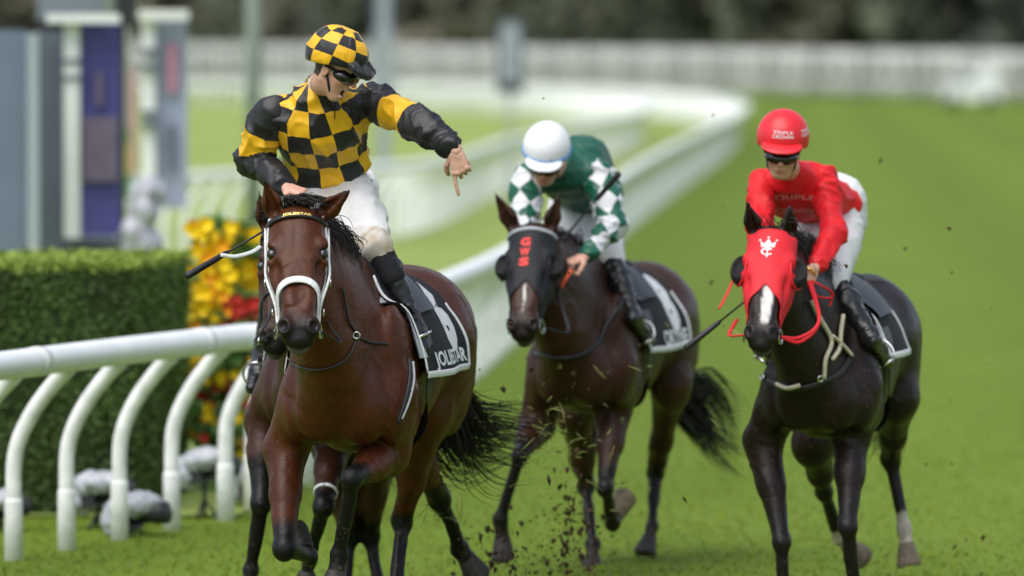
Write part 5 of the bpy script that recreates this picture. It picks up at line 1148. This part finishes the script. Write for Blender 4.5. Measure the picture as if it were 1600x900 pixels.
# orange rubber rein grip and dark breastplate of the middle horse
hd2 = J(902, 408, 32.0)
loose(H2, [H2.hp(.53, .07, -.12), H2.hp(.50, .16, -.2), J(872, 458, 31.95), J(884, 438, 31.96), hd2], [.009] * 24 + [.013] * 9, m_leather, 'rein', B2, .5)
loose(H2, [J(876, 450, 31.93), J(884, 436, 31.94), J(893, 422, 31.96)], .014, mat('orange rubber grip', (.75, .10, .03), .6), 'rein_grip', B2, .5)
skin_strap(H2, [(975, 470), (950, 505), (935, 535), (905, 556), (870, 560), (835, 552)], .022, .005, m_leather, 'breastplate', n=8)
skin_strap(H3, [(1330, 560), (1310, 585), (1280, 600), (1250, 607), (1210, 600), (1180, 585)], .030, .005, m_leather, 'breastplate', n=8)
for p in ((1282, 592), (1191, 590)): 
    c, n_ = camcast(H3, [p], off=.012); ring(c[0], n_[0], .014, .005, m_steel, 'buckle', H3.t)
# trailing over-girth end of the leader
skin_strap(H1, [(640, 560), (641, 590), (634, 625), (622, 662)], .020, .006, m_leather, 'girth_end', off=.03); skin_strap(H1, [(645, 565), (647, 592), (640, 625), (628, 655)], .006, .006, m_cloth_g, 'girth_end_trim', off=.037)
# gold bangle of the red jockey
ring(P3['t'] and J(1264, 424, 29.96), A(-.4, -.3, -.7), .030, .006, mat('gold bangle', (.8, .5, .12), .25, metal=1), 'bangle', P3['t'])

# ---- flying soil and turf
def clods(n, seed):
    g = np.random.default_rng(seed); Vs, Fs, k = [], [], 0; ico = np.array([(0, 0, 1), (.9, 0, .3), (.2, .9, .3), (-.8, .4, .3), (-.6, -.7, .3), (.4, -.8, .3), (.1, .1, -1)]); tri = [(0, 1, 2), (0, 2, 3), (0, 3, 4), (0, 4, 5), (0, 5, 1), (6, 2, 1), (6, 3, 2), (6, 4, 3), (6, 5, 4), (6, 1, 5)]
    for i in range(n):
        z = g.random() * .96
        if z < .50: px, py = g.normal(893, 26), 900 - abs(g.normal(0, 75)); Y = g.normal(31.6, .5)
        elif z < .72: px, py = g.normal(775, 35), 900 - abs(g.normal(0, 40)); Y = g.normal(30.9, .5)
        elif z < .88: px, py = g.normal(890, 70), g.uniform(560, 870); Y = g.normal(31.2, .8)
        elif z < .92: px, py = g.normal(1500, 35), g.uniform(600, 890); Y = g.normal(32, .8)
        else: px, py = g.uniform(750, 1560), g.uniform(150, 600); Y = g.normal(30.5, 1.5)
        c = J(px, py, Y)
        if c[2] < .01: continue
        r = .003 + .014 * g.random() ** 4; M = g.normal(size=(3, 3)) * .35 + np.eye(3)
        Vs.append(c + (ico * (.7 + .5 * g.random((7, 1)))) @ M * r); Fs += [tuple(q + k for q in t_) for t_ in tri]; k += 7
    return np.concatenate(Vs), Fs
V, F = clods(780, 31)
single('flying_soil', V, F, mat('soil', (.055, .035, .02), .9, .1, var=.4, vscale=40), (0, 31, 0), 'crumbs of dark soil kicked up around the galloping legs', 'flying soil', kind='stuff', smooth=False)
g = np.random.default_rng(44); mb = MB(); 
for i in range(150):
    z = g.random()
    if z < .45: px, py, Y = g.normal(850, 45), g.normal(690, 45), g.normal(30.9, .3)
    elif z < .6: px, py, Y = g.normal(690, 14), g.normal(800, 8), 30.0
    elif z < .9: px, py, Y = g.normal(860, 90), g.uniform(560, 895), g.normal(31.3, .6)
    else: px, py, Y = g.uniform(1000, 1560), g.uniform(350, 880), g.normal(31.5, 1)
    c = J(px, py, Y); d = g.normal(size=3); d /= np.linalg.norm(d); L_ = .012 + .05 * g.random() ** 2; b = c + d * L_ + g.normal(0, .006, 3)
    if c[2] > .02: mb.tube([c - d * L_, c + g.normal(0, .004, 3), b], [.0012, .0022, .0008], 4)
mb.single('flying_grass', mat('torn grass', (.28, .33, .09), .6, .3, var=.35, vscale=15), (0, 31, 0), 'torn blades of grass in the air between the horses', 'flying grass', kind='stuff')
for o in bpy.data.objects:
    if '_b' in o: del o['_b']
